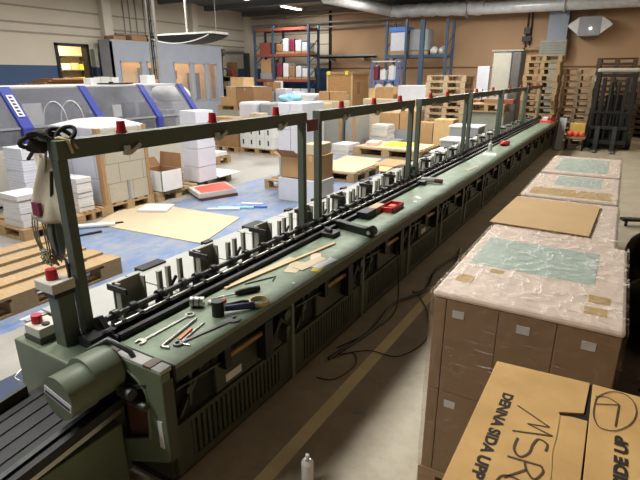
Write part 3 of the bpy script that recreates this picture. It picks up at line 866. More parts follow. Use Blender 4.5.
spanner('combination_spanner', 'dark grey open-ended spanner lying crosswise near the hammer', (-1.74, 1.93), (-1.815, 1.57), True, 0.04, 0.028, 'toolsteel', 0.026)
def hexkey(label, p, q, r_, rad, m='steel'):
    o = MB().tube([(*p, T + rad), (q[0] + (p[0] - q[0]) * 0.08, q[1] + (p[1] - q[1]) * 0.08, T + rad), (*q, T + rad), (q[0] + (r_[0] - q[0]) * 0.3, q[1] + (r_[1] - q[1]) * 0.3, T + rad), (*r_, T + rad)], rad, 6)
    return solo(o, 'hex_key', label, 'hex key', m, (*p, T))
hexkey('largest bright hex key, next to the long bright spanner', (-1.93, 1.82), (-1.865, 1.50), (-1.82, 1.515), 0.008)
hexkey('short bright hex key lying under the dark spanner', (-1.86, 1.81), (-1.81, 1.575), (-1.75, 1.59), 0.006)
hexkey('thin dark hex key lying bent near the masking tape', (-2.01, 2.36), (-1.91, 2.58), (-1.88, 2.50), 0.004, 'black')
solo(MB().bar((-1.84, 1.60, T + 0.006), (-1.87, 1.72, T + 0.006), 0.016, 0.012), 'copper_drift', 'small copper coloured bar under the dark spanner', 'tool', mat('copper', rgb(190, 110, 76), 0.4, 0.4), (-1.85, 1.66, T))
o = thing('metal_cylinder', 'short grey knurled steel cylinder near the rail', 'cylinder', (-2.045, 1.95, T))
MB().cyl((-2.08, 1.93, T + 0.033), (-2.01, 1.97, T + 0.033), 0.033, n=20).build('cylinder_body', 'steel', o)
MB().cyl((-2.065, 1.938, T + 0.033), (-2.055, 1.944, T + 0.033), 0.0345, n=20).cyl((-2.035, 1.955, T + 0.033), (-2.025, 1.961, T + 0.033), 0.0345, n=20).build('knurled_ring', 'toolsteel', o)
o = thing('rubber_mallet', 'black headed mallet with a navy handle standing on the table', 'hammer', (-1.86, 1.93, T))
MB().cyl((-1.86, 1.93, T), (-1.86, 1.93, T + 0.095), 0.036, n=24).build('mallet_head', 'rubber', o, 0.006)
MB().cyl((-1.84, 1.965, T + 0.035), (-1.73, 2.11, T + 0.024), 0.019, 0.022, n=14).build('handle_grip', 'hammerblue', o)
MB().cyl((-1.73, 2.11, T + 0.024), (-1.715, 2.13, T + 0.023), 0.009, n=10).build('handle_tip', 'steel', o)
solo(MB().ring((-1.75, 2.18, T), 0.062, 0.052, 0.028, 32), 'tape_roll', 'roll of cream masking tape lying on the green table', 'tape', 'masktape', (-1.75, 2.18, T))
o = thing('screwdriver', 'large black handled screwdriver lying by the wooden stick', 'screwdriver', (-1.96, 2.18, T))
MB().cyl((-2.03, 2.05, T + 0.012), (-1.95, 2.19, T + 0.014), 0.006, n=8).build('blade', 'steel', o)
MB().tube([(-1.95, 2.19, T + 0.018), (-1.935, 2.215, T + 0.02), (-1.90, 2.275, T + 0.021), (-1.865, 2.335, T + 0.02)], [0.012, 0.02, 0.021, 0.018], 12).build('handle', 'black', o)
solo(MB().tube([(-1.90, 2.03, T + 0.012), (-1.84, 2.13, T + 0.014), (-1.79, 2.16, T + 0.012)], 0.01, 8), 'pliers', 'black pliers handle between mallet and tape roll', 'pliers', 'black', (-1.85, 2.1, T))
solo(MB().blob((-1.945, 2.075, T + 0.014), 0.02, 0.016, 0.014, 4), 'bottle_stopper', 'small red and white cap near the mallet', 'cap', 'redpaper', (-1.945, 2.075, T))
solo(MB().blob((-2.00, 2.02, T + 0.012), 0.03, 0.016, 0.012, 8), 'paper_scrap', 'crumpled white scrap beside the knurled cylinder', 'scrap', 'white', (-2.0, 2.02, T))
solo(MB().bar((-2.07, 2.23, T + 0.007), (-1.90, 3.41, T + 0.007), 0.024, 0.014), 'wooden_stick', 'long pale wooden stick lying along the table', 'stick', 'woodstick', (-2.0, 2.8, T))
solo(MB().bar((-2.08, 2.30, T + 0.004), (-2.02, 2.95, T + 0.004), 0.05, 0.006), 'paper_strip', 'cream paper strip between the stick and the black rail', 'paper', 'cream', (-2.05, 2.6, T))
def sheet(label, cx, cy, w, d, rz, m, group=None, z=T, name='paper_slip', cat='paper', t=0.003):
    o = solo(MB().box(cx - w / 2, cx + w / 2, cy - d / 2, cy + d / 2, z, z + t), name, label, cat, m, (cx, cy, z), group)
    o.rotation_euler[2] = rz
    return o
sheet('cream paper slip next to the tape roll among the loose slips', -1.90, 2.80, 0.10, 0.22, 0.3, 'cream', 'loose slips')
sheet('long cream slip in the middle of the loose slips', -1.83, 2.92, 0.09, 0.30, -0.15, 'cream', 'loose slips', T + 0.004)
sheet('white slip lying at the table edge', -1.745, 2.98, 0.08, 0.24, -0.12, 'white', 'loose slips', T + 0.002)
sheet('yellow edged slip under the white slip at the table edge', -1.735, 2.86, 0.07, 0.12, 0.2, 'yellow', 'loose slips', T)
sheet('small pinkish slip beside the wooden stick', -1.88, 3.07, 0.08, 0.14, 0.5, mat('pinkish', rgb(224, 190, 170), 0.7), 'loose slips', T)
sheet('tiny white chip lying by itself on the table', -1.74, 2.55, 0.02, 0.03, 0.5, 'white')
o = thing('drive_tool', 'long black bar tool lying across the table with a round end', 'tool', (-1.92, 3.82, T))
MB().bar((-2.13, 3.86, T + 0.035), (-1.74, 3.76, T + 0.035), 0.075, 0.07).build('bar_body', 'black', o, 0.006)
MB().cyl((-1.73, 3.80, T + 0.045), (-1.73, 3.72, T + 0.045), 0.045, n=20).build('round_end', 'rubber', o)
MB().cyl((-1.73, 3.72, T + 0.045), (-1.73, 3.70, T + 0.045), 0.018, n=12).build('bright_stud', 'steel', o)
o = thing('rail_clamp', 'black clamp block on the table beside the rail', 'clamp', (-2.03, 3.58, T))
MB().box(-2.12, -1.98, 3.52, 3.66, T, T + 0.04).build('clamp_base', 'black', o, 0.004)
MB().cyl((-2.1, 3.6, T + 0.055), (-2.02, 3.56, T + 0.055), 0.018).build('clamp_screw', 'gunmetal', o)
o = thing('stapling_head', 'tan and black tool block beside the red tray', 'tool', (-2.04, 4.42, T))
MB().box(-2.10, -1.98, 4.20, 4.42, T, T + 0.07).build('black_end', 'black', o, 0.008)
MB().box(-2.09, -1.99, 4.42, 4.66, T, T + 0.065).build('tan_end', 'tan', o, 0.008)
o = thing('small_tray', 'red plastic tray lying on the green table', 'tray', (-1.93, 4.72, T))
m = MB().box(-2.01, -1.86, 4.55, 4.86, T, T + 0.008)
for a in ((-2.01, -2.0, 4.55, 4.86), (-1.87, -1.86, 4.55, 4.86), (-2.01, -1.86, 4.55, 4.565), (-2.01, -1.86, 4.845, 4.86)): m.box(a[0], a[1], a[2], a[3], T, T + 0.055)
m.build('tray_body', 'red', o, 0.003)
MB().box(-1.96, -1.90, 4.66, 4.76, T + 0.008, T + 0.045).build('tray_insert', 'redpaper', o)
sheet('white paper curl lying past the red tray', -1.88, 5.35, 0.05, 0.12, 0.8, 'white')
sheet('second white chip lying past the red tray', -1.84, 5.15, 0.04, 0.06, 0.2, 'white')
o = thing('glue_gun', 'brown and beige hand tool lying on the table by the gantry', 'tool', (-2.02, 6.2, T))
MB().cyl((-2.14, 6.16, T + 0.04), (-1.98, 6.22, T + 0.04), 0.035, n=14).build('tool_barrel', 'feed', o)
MB().cyl((-1.98, 6.22, T + 0.035), (-1.87, 6.25, T + 0.03), 0.028, n=14).build('tool_handle', 'forkred', o)
MB().box(-2.14, -2.04, 6.0, 6.1, T, T + 0.05).build('tool_foot', 'black', o)
solo(MB().bar((-1.85, 7.3, T + 0.004), (-1.80, 7.75, T + 0.004), 0.025, 0.008), 'short_ruler', 'pale ruler lying alone on the table beyond the hand tool', 'ruler', 'woodstick', (-1.83, 7.5, T))
o = thing('spray_bottle', 'small clear bottle standing on the table in front of the red cloth', 'bottle', (-2.05, 9.7, T))
MB().cyl((-2.05, 9.7, T), (-2.05, 9.7, T + 0.11), 0.04, n=16).cyl((-2.05, 9.7, T + 0.11), (-2.05, 9.7, T + 0.14), 0.04, 0.015, n=16).build('bottle_body', 'greenglass', o)
MB().cyl((-2.05, 9.7, T + 0.14), (-2.05, 9.7, T + 0.17), 0.014, n=10).build('bottle_cap', 'white', o)
sheet('pale green sheet of paper lying before the small bottle', -1.93, 9.15, 0.22, 0.3, 0.2, 'palegreen')
solo(MB().blob((-1.95, 10.55, T + 0.04), 0.09, 0.2, 0.047, 2, 0.15), 'red_cloth', 'crumpled red cloth lying on the table', 'cloth', 'red', (-1.95, 10.55, T))
o = thing('parts_crate', 'shallow red and white crate at the far end of the machine table', 'crate', (-1.9, 16.6, T))
MB().box(-2.1, -1.7, 16.3, 17.0, T, T + 0.06).build('crate_tray', 'redpaper', o)
MB().box(-2.05, -1.9, 16.4, 16.8, T + 0.06, T + 0.14).build('crate_box', 'white', o)
MB().box(-1.86, -1.74, 16.5, 16.9, T + 0.06, T + 0.12).build('crate_parts', 'red', o)

# spray can, cables and floor litter in the aisle
o = thing('spray_can', 'white spray can standing on the aisle floor', 'can', (-1.185, 1.84, 0))
MB().cyl((-1.185, 1.84, 0), (-1.185, 1.84, 0.16), 0.034, n=24).cyl((-1.185, 1.84, 0.16), (-1.185, 1.84, 0.178), 0.034, 0.022, n=24).build('can_body', 'white', o)
MB().cyl((-1.185, 1.84, 0.178), (-1.185, 1.84, 0.186), 0.018, n=14).build('can_collar', 'steel', o)
MB().cyl((-1.185, 1.84, 0.186), (-1.185, 1.84, 0.212), 0.013, 0.011, n=12).build('nozzle', 'white', o)
def cable(label, pts, r, m='rubber', name='floor_cable'):
    return solo(MB().tube(pts, r, 8), name, label, 'cable', m, pts[0])
cable('thick grey hose lying along the foot of the machine', smooth([(-1.72, 3.0, 0.02), (-1.62, 3.6, 0.02), (-1.66, 4.2, 0.02), (-1.5, 4.7, 0.02), (-1.58, 5.3, 0.02), (-1.5, 6.0, 0.02)]), 0.014, 'gunmetal', 'floor_hose')
cable('black cable curving across the worn aisle line', smooth([(-1.7, 3.1, 0.008), (-1.5, 3.3, 0.008), (-1.25, 3.35, 0.008), (-1.15, 3.75, 0.008), (-1.3, 4.2, 0.008), (-1.55, 4.6, 0.008)]), 0.004)
cable('black cable hanging down from the machine bays to the floor', smooth([(-1.70, 4.3, 0.6), (-1.64, 4.25, 0.3), (-1.58, 4.05, 0.03), (-1.62, 3.6, 0.01), (-1.75, 3.2, 0.01)]), 0.006)
cable('second grey hose lying beyond the first near the wrapped load', smooth([(-1.6, 4.6, 0.016), (-1.42, 4.9, 0.016), (-1.4, 5.4, 0.016), (-1.55, 6.2, 0.016)]), 0.016, 'pipe', 'floor_hose')
cable('thin red brown cord coiled beside the machine foot', smooth([(-1.68, 2.75, 0.005), (-1.55, 2.8, 0.005), (-1.5, 3.05, 0.005), (-1.6, 3.2, 0.005), (-1.7, 3.05, 0.005)]), 0.005, 'forkred', 'floor_cable')
sheet('wrinkled grey scrap of film on the dark aisle floor', -1.21, 2.55, 0.10, 0.03, 0.3, 'greypanel', None, 0.0005, 'film_scrap', 'scrap', 0.004)

# ------------------------------------------------------------------ wrapped pallet loads along the aisle
def wrap_shell(x0, x1, y0, y1, z0, z1, seed, parent, m, name='stretch_wrap'):
    rnd = random.Random(seed)
    me = MB()
    nx, ny, nz = 20, 26, 22
    def jit(p, a):
        return (p[0] + rnd.uniform(-a, a), p[1] + rnd.uniform(-a, a), p[2] + rnd.uniform(-a, a))
    def grid(f, nu, nv):
        vs = [f(i / nu, j / nv) for j in range(nv + 1) for i in range(nu + 1)]
        fs = [(j * (nu + 1) + i, j * (nu + 1) + i + 1, (j + 1) * (nu + 1) + i + 1, (j + 1) * (nu + 1) + i) for j in range(nv) for i in range(nu)]
        me.add(vs, fs, True)
    a = 0.002
    lerp = lambda p, q, t: p + (q - p) * t
    grid(lambda u, v: jit((lerp(x0, x1, u), lerp(y0, y1, v), z1 + 0.004), a), nx, ny)
    grid(lambda u, v: jit((lerp(x0, x1, u), y0, lerp(z0, z1, v)), a), nx, nz)
    grid(lambda u, v: jit((lerp(x0, x1, u), y1, lerp(z0, z1, v)), a), nx, nz)
    grid(lambda u, v: jit((x0, lerp(y0, y1, u), lerp(z0, z1, v)), a), ny, nz)
    grid(lambda u, v: jit((x1, lerp(y0, y1, u), lerp(z0, z1, v)), a), ny, nz)
    return me.build(name, m, parent)
def load(label, x0, x1, y0, y1, top, seed, green, brown):
    o = thing('wrapped_pallet_load', label, 'pallet load', ((x0 + x1) / 2, (y0 + y1) / 2, 0), 'wrapped loads in the aisle')
    h = 0.13
    p = MB()
    for i in range(5):
        yy = y0 + i * (y1 - y0 - 0.12) / 4
        p.box(x0, x1, yy, yy + 0.12, 0.1, h)
    for xx in (x0, (x0 + x1) / 2 - 0.05, x1 - 0.1): p.box(xx, xx + 0.1, y0, y1, 0, 0.1)
    p.build('pallet_base', 'wood', o)
    zt = top - 0.035
    rz = (zt - h) / 2
    lx = x0 + 0.075
    colw = (x1 - lx - 0.01) / 3
    dy = (y1 - y0 - 0.02) / 3
    for r in range(2):
        for j in range(3):
            b = MB().box(x0 + 0.012, lx - 0.004, y0 + 0.012 + j * dy, y0 + 0.012 + j * dy + dy - 0.004, h + r * rz, h + (r + 1) * rz - 0.004)
            b.build('narrow_carton', 'cardload', o, 0.003)
            for i in range(3):
                c = MB().box(lx + i * colw, lx + (i + 1) * colw - 0.002, y0 + 0.012 + j * dy, y0 + 0.012 + j * dy + dy - 0.004, h + r * rz, h + (r + 1) * rz - 0.002).build('packed_carton', 'cardload', o, 0.003)
                if j == 0:
                    cx = lx + i * colw + (0.06, 0.11, 0.13)[i]
                    zz = h + (r + 1) * rz - 0.07
                    MB().box(cx - 0.028, cx + 0.028, y0 + 0.009, y0 + 0.0125, zz - 0.02, zz + 0.02).build('carton_label', 'label', c)
    # foam cover with a rounded turned-down rim
    f = MB()
    n = 16
    f.box(x0 + 0.004, x1 - 0.004, y0 + 0.004, y1 - 0.004, zt, top)
    f.build('foam_cover', 'foam', o, 0.015)
    if green:
        gx0, gx1, gy0, gy1 = green
        MB().box(gx0, gx1, gy0, gy1, top, top + 0.002).build('green_sheet', 'palegreen', o)['label'] = 'pale green sheet under the film'
    for k, (bx, by, bw, bd) in enumerate(brown):
        MB().box(bx - bw / 2, bx + bw / 2, by - bd / 2, by + bd / 2, top, top + 0.0018).build('brown_patch', mat('tan_patch%d' % k, rgb(206, 176, 118), 0.7), o)
    wrap_shell(x0 - 0.004, x1 + 0.004, y0 - 0.004, y1 + 0.004, 0.03, top + 0.004, seed, o, 'wrap')
    return o
load('tallest wrapped load, of brown cartons with white labels and a pale green sheet on top', -0.66, 0.165, 2.17, 3.34, 1.2, 1, (-0.60, 0.02, 2.64, 3.16), [(-0.56, 2.40, 0.08, 0.1), (-0.44, 2.58, 0.07, 0.05), (0.05, 2.46, 0.09, 0.09), (0.04, 2.32, 0.09, 0.08)])
load('second wrapped load from the front, under a flat cardboard sheet', -0.69, 0.11, 3.44, 4.72, 1.15, 2, None, [])
load('third wrapped load from the front with a brown strip before its green sheet', -0.70, 0.10, 4.83, 6.02, 1.15, 3, (-0.48, -0.06, 5.40, 5.92), [(-0.30, 5.05, 0.68, 0.32)])
load('wrapped load next to the forklift, with a pale green top', -0.70, 0.10, 6.15, 7.5, 1.15, 4, (-0.58, -0.04, 6.3, 7.3), [])
sheet('large flat cardboard sheet lying on the second wrapped load', -0.375, 4.12, 0.66, 0.94, -0.03, 'cardlight', None, 1.162, 'cardboard_sheet', 'cardboard', 0.005)

# foreground carton with printing, standing on another carton
cz = 1.30
o = thing('printed_carton', 'large open-seamed cardboard box printed and hand lettered on its top', 'box', (0.25, 1.0, 0.718))
MB().box(-0.215, 0.75, 0.25, 1.525, 0.718, cz - 0.004).build('carton_body', 'cardfront', o, 0.006)
def poly_top(pts, z0, t, name, m, bevel=0.0):
    return MB().prism(pts, (0, 0, z0), (1, 0, 0), (0, 1, 0), (0, 0, 1), t).build(name, m, o, bevel)
poly_top([(-0.222, 0.25), (0.058, 0.25), (0.056, 1.332), (0.02, 1.330), (-0.012, 1.320), (-0.016, 1.333), (0.045, 1.364), (0.05, 1.532), (-0.222, 1.512)], cz - 0.004, 0.006, 'top_flap', 'cardfront', 0.001)
poly_top([(0.068, 0.25), (0.75, 0.25), (0.75, 1.535), (0.058, 1.532)], cz - 0.004, 0.005, 'top_flap', 'cardfront', 0.001)
poly_top([(0.045, 0.25), (0.070, 0.25), (0.062, 1.53), (0.046, 1.53)], cz - 0.004, 0.0012, 'seam_gap', 'gap')
poly_top([(-0.026, 1.315), (0.06, 1.32), (0.06, 1.385), (-0.022, 1.345)], cz - 0.004, 0.0015, 'slit_shade', 'gap')  # dark sheet that paints the shade inside the flap's notch
zt = cz + 0.002
def text_mesh(body, size, loc, rz, m, parent, name='printed_text', bold=0.0, length=None):
    cu = bpy.data.curves.new('txt', 'FONT'); cu.body = body; cu.size = size; cu.extrude = 0.0003; cu.offset = bold
    to = bpy.data.objects.new('txt', cu); col.objects.link(to)
    dg = bpy.context.evaluated_depsgraph_get(); dg.update()
    me = bpy.data.meshes.new_from_object(to.evaluated_get(dg))
    bpy.data.objects.remove(to)
    me.materials.clear(); me.materials.append(M[m])
    ob = bpy.data.objects.new(name, me); col.objects.link(ob); ob.parent = parent
    q = parent.location
    xs = [v.co.x for v in me.vertices]
    squeeze = length / (max(xs) - min(xs)) if length else 1.0
    me.transform(Matrix.Translation(Vector(loc) - q) @ Matrix.Rotation(rz, 4, 'Z') @ Matrix.Diagonal((squeeze, 1, 1, 1)))
    return ob
text_mesh('DENNA SIDA UPP', 0.039, (-0.167, 1.347, zt + 0.0006), -PI / 2, 'ink', o, bold=0.0018, length=0.375)
text_mesh('THIS SIDE UP', 0.039, (0.149, 0.985, zt + 0.0006), PI / 2, 'ink', o, bold=0.0018, length=0.325)
def stroke(name, pts, w=0.005, m='inkgrey', sm=True):
    P = smooth([(x, y, zt + 0.001) for x, y in pts], 6) if sm else [(x, y, zt + 0.001) for x, y in pts]
    mb = MB()
    for a, b in zip(P[:-1], P[1:]):
        mb.bar(a, b, w, 0.0008)
    mb.build(name, m, o)
stroke('handwritten_m', [(-0.121, 1.303), (-0.03, 1.25), (-0.083, 1.235), (-0.019, 1.217)], 0.0045, sm=False)
stroke('handwritten_m', [(-0.019, 1.217), (-0.113, 1.185)], 0.0055, sm=False)
stroke('handwritten_s', [(-0.027, 1.149), (-0.027, 1.177), (-0.048, 1.186), (-0.058, 1.159), (-0.062, 1.121), (-0.079, 1.096), (-0.097, 1.117), (-0.096, 1.163)], 0.006)
stroke('handwritten_r', [(-0.106, 1.082), (-0.029, 1.09)], 0.006, sm=False)
stroke('handwritten_r', [(-0.029, 1.09), (-0.023, 1.07), (-0.038, 1.037), (-0.058, 1.059), (-0.066, 1.084)], 0.0055)
stroke('handwritten_r', [(-0.058, 1.059), (-0.099, 1.007)], 0.006, sm=False)
stroke('handwritten_c', [(-0.03, 0.95), (-0.035, 0.995), (-0.071, 1.017), (-0.102, 1.012), (-0.112, 0.98), (-0.105, 0.94)], 0.0055)
stroke('torn_edge', [(-0.012, 1.314), (-0.010, 1.228), (-0.012, 1.154), (-0.005, 1.065), (-0.008, 0.95), (-0.004, 0.8)], 0.0016, 'tape')
stroke('drawn_ring', [(0.171, 1.449), (0.166, 1.409), (0.154, 1.372), (0.136, 1.342), (0.116, 1.322), (0.095, 1.317), (0.082, 1.322), (0.072, 1.347), (0.067, 1.38), (0.068, 1.42), (0.072, 1.46), (0.09, 1.495), (0.111, 1.517), (0.134, 1.523), (0.154, 1.511), (0.166, 1.485), (0.171, 1.449)], 0.0025)
stroke('drawn_glass', [(0.068, 1.425), (0.128, 1.455)], 0.003, sm=False)
stroke('drawn_glass', [(0.128, 1.455), (0.121, 1.346)], 0.004, sm=False)
stroke('drawn_glass', [(0.068, 1.464), (0.099, 1.478), (0.128, 1.458)], 0.0025)

carton('plain cardboard box under the hand lettered box', -0.20, 0.74, 0.27, 1.50, 0.13, 0.716, 'cardboard', tape=False)
pallet_mesh(0.96, 1.26, 0.13, 'x', 'wood', label='pallet under the hand lettered box and its base box', loc=(0.27, 0.88, 0))

# black sacks and dark timber beside the loads on the right
for i, (x, y, rx, ry, rz_, l) in enumerate(((0.62, 5.9, 0.34, 0.42, 0.42, 'rear black plastic sack slumped beside the wrapped loads'), (0.52, 4.7, 0.30, 0.5, 0.30, 'front black plastic sack slumped beside the wrapped loads'))):
    s = thing('plastic_sack', l, 'sack', (x, y, 0), 'black sacks by the loads')
    MB().blob((x, y, rz_ * 0.86), rx, ry, rz_, 20 + i, 0.14, 28, 18).build('sack_body', 'bin', s)
    MB().tube([(x, y, rz_ * 1.75), (x + 0.02, y - 0.03, rz_ * 1.98), (x + 0.05, y - 0.08, rz_ * 2.05)], [0.07, 0.03, 0.06], 10).build('sack_neck', 'bin', s)
pallet_mesh(0.9, 1.3, 0.16, 'y', 'wooddark', label='dark worn pallet on the floor beside the tallest wrapped load', loc=(0.72, 3.1, 0))
o = thing('hand_truck_foot', 'small black wheeled trolley foot on the floor behind the black sacks', 'trolley', (0.55, 8.7, 0))
MB().bar((0.25, 8.6, 0.10), (0.85, 8.85, 0.10), 0.12, 0.04).build('trolley_bar', 'black', o)
for p in ((0.32, 8.6), (0.55, 8.75), (0.8, 8.8)):
    MB().cyl((p[0] - 0.02, p[1], 0.05), (p[0] + 0.02, p[1], 0.05), 0.05, n=16).build('wheel', 'rubber', o)

# ------------------------------------------------------------------ left floor: pallets, paper and boards
pallet_mesh(1.5, 2.25, 0.2, 'y', 'wood', label='large empty wooden pallet on the blue floor beside the machine end', loc=(-5.47, 2.25, 0), group=None)
solo(MB().prism([(-7.4, 5.78), (-6.75, 4.45), (-4.66, 4.62), (-5.05, 5.9)], (0, 0, 0.0), (1, 0, 0), (0, 1, 0), (0, 0, 1), 0.012), 'cardboard_sheet', 'huge cream board lying flat on the blue floor', 'cardboard', 'cream', (-6, 5.2, 0))
sheet('thin stack of white paper lying on the cream board', -6.62, 5.56, 0.5, 0.44, 0.5, 'sheets', None, 0.013, 'paper_stack', 'paper', 0.035)
o = thing('book_stack', 'short stack of coral red printed sheets on the blue floor', 'paper', (-6.62, 6.98, 0))
o.rotation_euler[2] = 0
def quad(pts, z, t): return MB().prism(pts, (0, 0, z), (1, 0, 0), (0, 1, 0), (0, 0, 1), t)
qp = [(-6.98, 6.72), (-6.36, 6.38), (-6.1, 7.1), (-6.72, 7.5)]
quad(qp, 0, 0.05).build('lower_sheets', 'forkred', o)
quad([(x - 0.04, y - 0.01) for x, y in qp], 0.05, 0.085).build('white_sheets', 'sheets', o)
quad([(x - 0.02, y) for x, y in [(-6.84, 6.72), (-6.40, 6.46), (-6.15, 7.08), (-6.72, 7.42)]], 0.135, 0.006).build('red_cover', 'redpaper', o)
for i, (x, y, L, rz_, mm, nm) in enumerate(((-5.62, 6.15, 0.55, 1.05, 'whitecool', 'front pale blue plastic bar of those lying on the floor'), (-5.5, 6.33, 0.62, 1.0, 'bluesheet', 'middle pale blue plastic bar of those lying on the floor'), (-5.34, 6.52, 0.6, 0.95, 'bluebar', 'blue plastic bar lying behind two paler bars'), (-5.42, 6.68, 0.4, 0.9, 'whitecool', 'rear white plastic bar of those lying on the floor'))):
    b = solo(MB().box(x - L / 2, x + L / 2, y - 0.035, y + 0.035, 0, 0.03), 'plastic_bar', nm, 'bar', mm, (x, y, 0), 'plastic bars on the floor', 0.004)
    b.rotation_euler[2] = rz_ - 0.45
o = thing('rolled_poster', 'long white cardboard roll on the floor behind the empty pallet', 'roll', (-6.85, 4.4, 0))
MB().cyl((-6.93, 4.0, 0.036), (-6.4, 4.56, 0.036), 0.035, n=14).build('roll_body', 'white', o)
o = thing('squeegee', 'black handled scraper on the floor beside the empty pallet', 'tool', (-6.35, 4.02, 0))
MB().bar((-6.40, 3.85, 0.02), (-6.37, 4.05, 0.02), 0.02, 0.02).build('scraper_handle', 'black', o)
MB().bar((-6.37, 4.05, 0.02), (-6.30, 4.25, 0.02), 0.05, 0.015).build('scraper_blade', 'black', o)
sheet('black strip lying across the edge of the cream board', -6.50, 4.60, 0.06, 0.30, -0.5, 'black', None, 0.014, 'plastic_strip', 'strip', 0.012)

# paper piles at the far left
pallet_mesh(1.1, 0.95, 0.16, 'x', 'woodold', label='pallet under the two white paper piles by the hanging canvas bag', loc=(-7.38, 3.9, 0))
def pile(prefix, x0, x1, y0, y1, z, heights, m, group, seed):
    rnd = random.Random(seed)
    n = len(heights)
    for k, h_ in enumerate(heights):
        dx, dy = rnd.uniform(-0.012, 0.012), rnd.uniform(-0.012, 0.012)
        lab = ('%s paper bundle of %s' % (ORD[n - 1 - k], prefix)) if k == n - 1 else ('%s paper bundle from the top of %s' % (ORD[n - 1 - k], prefix))
        b = solo(MB().box(x0 + dx, x1 + dx, y0 + dy, y1 + dy, z, z + h_ - 0.004), 'paper_bundle', lab, 'paper', m, ((x0 + x1) / 2, (y0 + y1) / 2, z), group, 0.004)
        b.rotation_euler[2] = rnd.uniform(-0.04, 0.04)
        z += h_
    return z
pile('the lower white pile by the hanging canvas bag', -7.38, -6.92, 3.48, 3.88, 0.16, [0.1, 0.1, 0.09, 0.1, 0.08], 'sheets', 'lower pile by the hanging canvas bag', 1)
pile('the taller white pile by the hanging canvas bag', -7.92, -7.44, 3.9, 4.34, 0.16, [0.17] * 6, 'sheetscool', 'taller pile by the hanging canvas bag', 2)
pallet_mesh(0.95, 0.44, 0.16, 'x', 'woodold', label='pallet under the leaning bundles behind the near gantry post', loc=(-7.45, 4.61, 0))
pile('the ragged pile behind the near post', -7.34, -7.02, 4.42, 4.68, 0.16, [0.07, 0.08, 0.07, 0.08, 0.07, 0.08, 0.08], 'sheets', 'ragged pile behind the gantry post', 3)
pile('the second ragged pile', -7.8, -7.42, 4.43, 4.78, 0.16, [0.12, 0.12, 0.13, 0.12], 'sheetscool', 'second row of the ragged pile', 4)

# big shrink-wrapped white load
pallet_mesh(1.3, 1.02, 0.17, 'x', 'wood', label='pallet under the big load of white bundles behind the first gantry', loc=(-7.68, 5.38, 0))
o = thing('bundle_load', 'big wrapped load of white bundles with cardboard edge strips', 'pallet load', (-7.66, 5.38, 0.17))
x0, x1, y0, y1, z0, z1 = -8.3, -7.04, 4.90, 5.86, 0.17, 1.40
MB().box(x0, x1 - 0.02, y0, y0 + 0.48, z0, z1).box(x0, x1 - 0.02, y0 + 0.48, y1, z0, z1).build('bundle_stack', 'bundles', o, 0.01)
MB().box(x1 - 0.02, x1, y0 + 0.06, y1 - 0.05, z0, z1 - 0.02).build('beige_bundle_face', 'bundlesbeige', o)
m = MB(); m.add([(x0 + .02, y0, z1), (x1, y0, z1), (x1, y1, z1), (x0 + .02, y1, z1), (x0 + 0.4, y0 + 0.25, z1 + 0.10), (x1 - 0.4, y0 + 0.25, z1 + 0.11), (x1 - 0.4, y1 - 0.25, z1 + 0.11), (x0 + 0.4, y1 - 0.25, z1 + 0.10)], [(4, 5, 6, 7), (0, 1, 5, 4), (1, 2, 6, 5), (2, 3, 7, 6), (3, 0, 4, 7), (3, 2, 1, 0)])
m.build('film_hood', 'white', o, 0.03)
for yy in (y0, y1 - 0.07): MB().box(x1 - 0.004, x1 + 0.012, yy, yy + 0.07, z0, z1).build('edge_strip', 'cardboard', o)
MB().box(x1 - 0.075, x1 - 0.004, y0 - 0.012, y0, z0, z1).build('edge_strip', 'cardboard', o)
MB().box(x1, x1 + 0.012, 5.36, 5.41, z0, z0 + 0.34).build('loose_strap', 'greypanel', o)
wrap_shell(x0 - 0.01, x1 + 0.014, y0 - 0.014, y1 + 0.01, 0.175, z1, 12, o, 'wrapthin')

# pallets with the open box and the white column
pallet_mesh(1.3, 1.0, 0.17, 'x', 'wood', label='pallet under the open white carton', loc=(-7.62, 6.42, 0))
pallet_mesh(1.3, 1.3, 0.17, 'x', 'wood', label='pallet under the tall column of white boxes', loc=(-7.9, 7.6, 0))
o = thing('open_carton', 'open white carton with brown inside flaps', 'box', (-7.2, 6.35, 0.17))
def open_box(x0, x1, y0, y1, z0, z1, m, inner, parent, flaps):
    t = 0.012
    b = MB().box(x0, x1, y0, y0 + t, z0, z1).box(x0, x1, y1 - t, y1, z0, z1).box(x0, x0 + t, y0, y1, z0, z1).box(x1 - t, x1, y0, y1, z0, z1).box(x0, x1, y0, y1, z0, z0 + t)
    b.build('carton_walls', m, parent)
    MB().box(x0 + t, x1 - t, y0 + t, y0 + t + 0.003, z0 + t, z1 - 0.002).box(x0 + t, x1 - t, y1 - t - 0.003, y1 - t, z0 + t, z1 - 0.002).box(x0 + t, x0 + t + 0.003, y0 + t, y1 - t, z0 + t, z1 - 0.002).box(x1 - t - 0.003, x1 - t, y0 + t, y1 - t, z0 + t, z1 - 0.002).box(x0 + t, x1 - t, y0 + t, y1 - t, z0 + t, z0 + t + 0.004).build('inner_lining', inner, parent)
    for f in flaps:
        f.build('open_flap', inner, parent)
open_box(-7.5, -6.92, 6.0, 6.5, 0.172, 0.55, 'white', 'carddark', o, [
    MB().prism([(0, 0), (0.58, 0), (0.56, 0.27), (0.02, 0.27)], (-7.5, 6.49, 0.55), (1, 0, 0), (0, 0.1, 1), (0, 1, 0), 0.008),
    MB().prism([(0, 0), (0.5, 0), (0.47, 0.2), (0.03, 0.2)], (-7.5, 6.0, 0.55), (0, 1, 0), (-0.5, 0, 0.8), (1, 0, 0), 0.008)])
z = 0.17
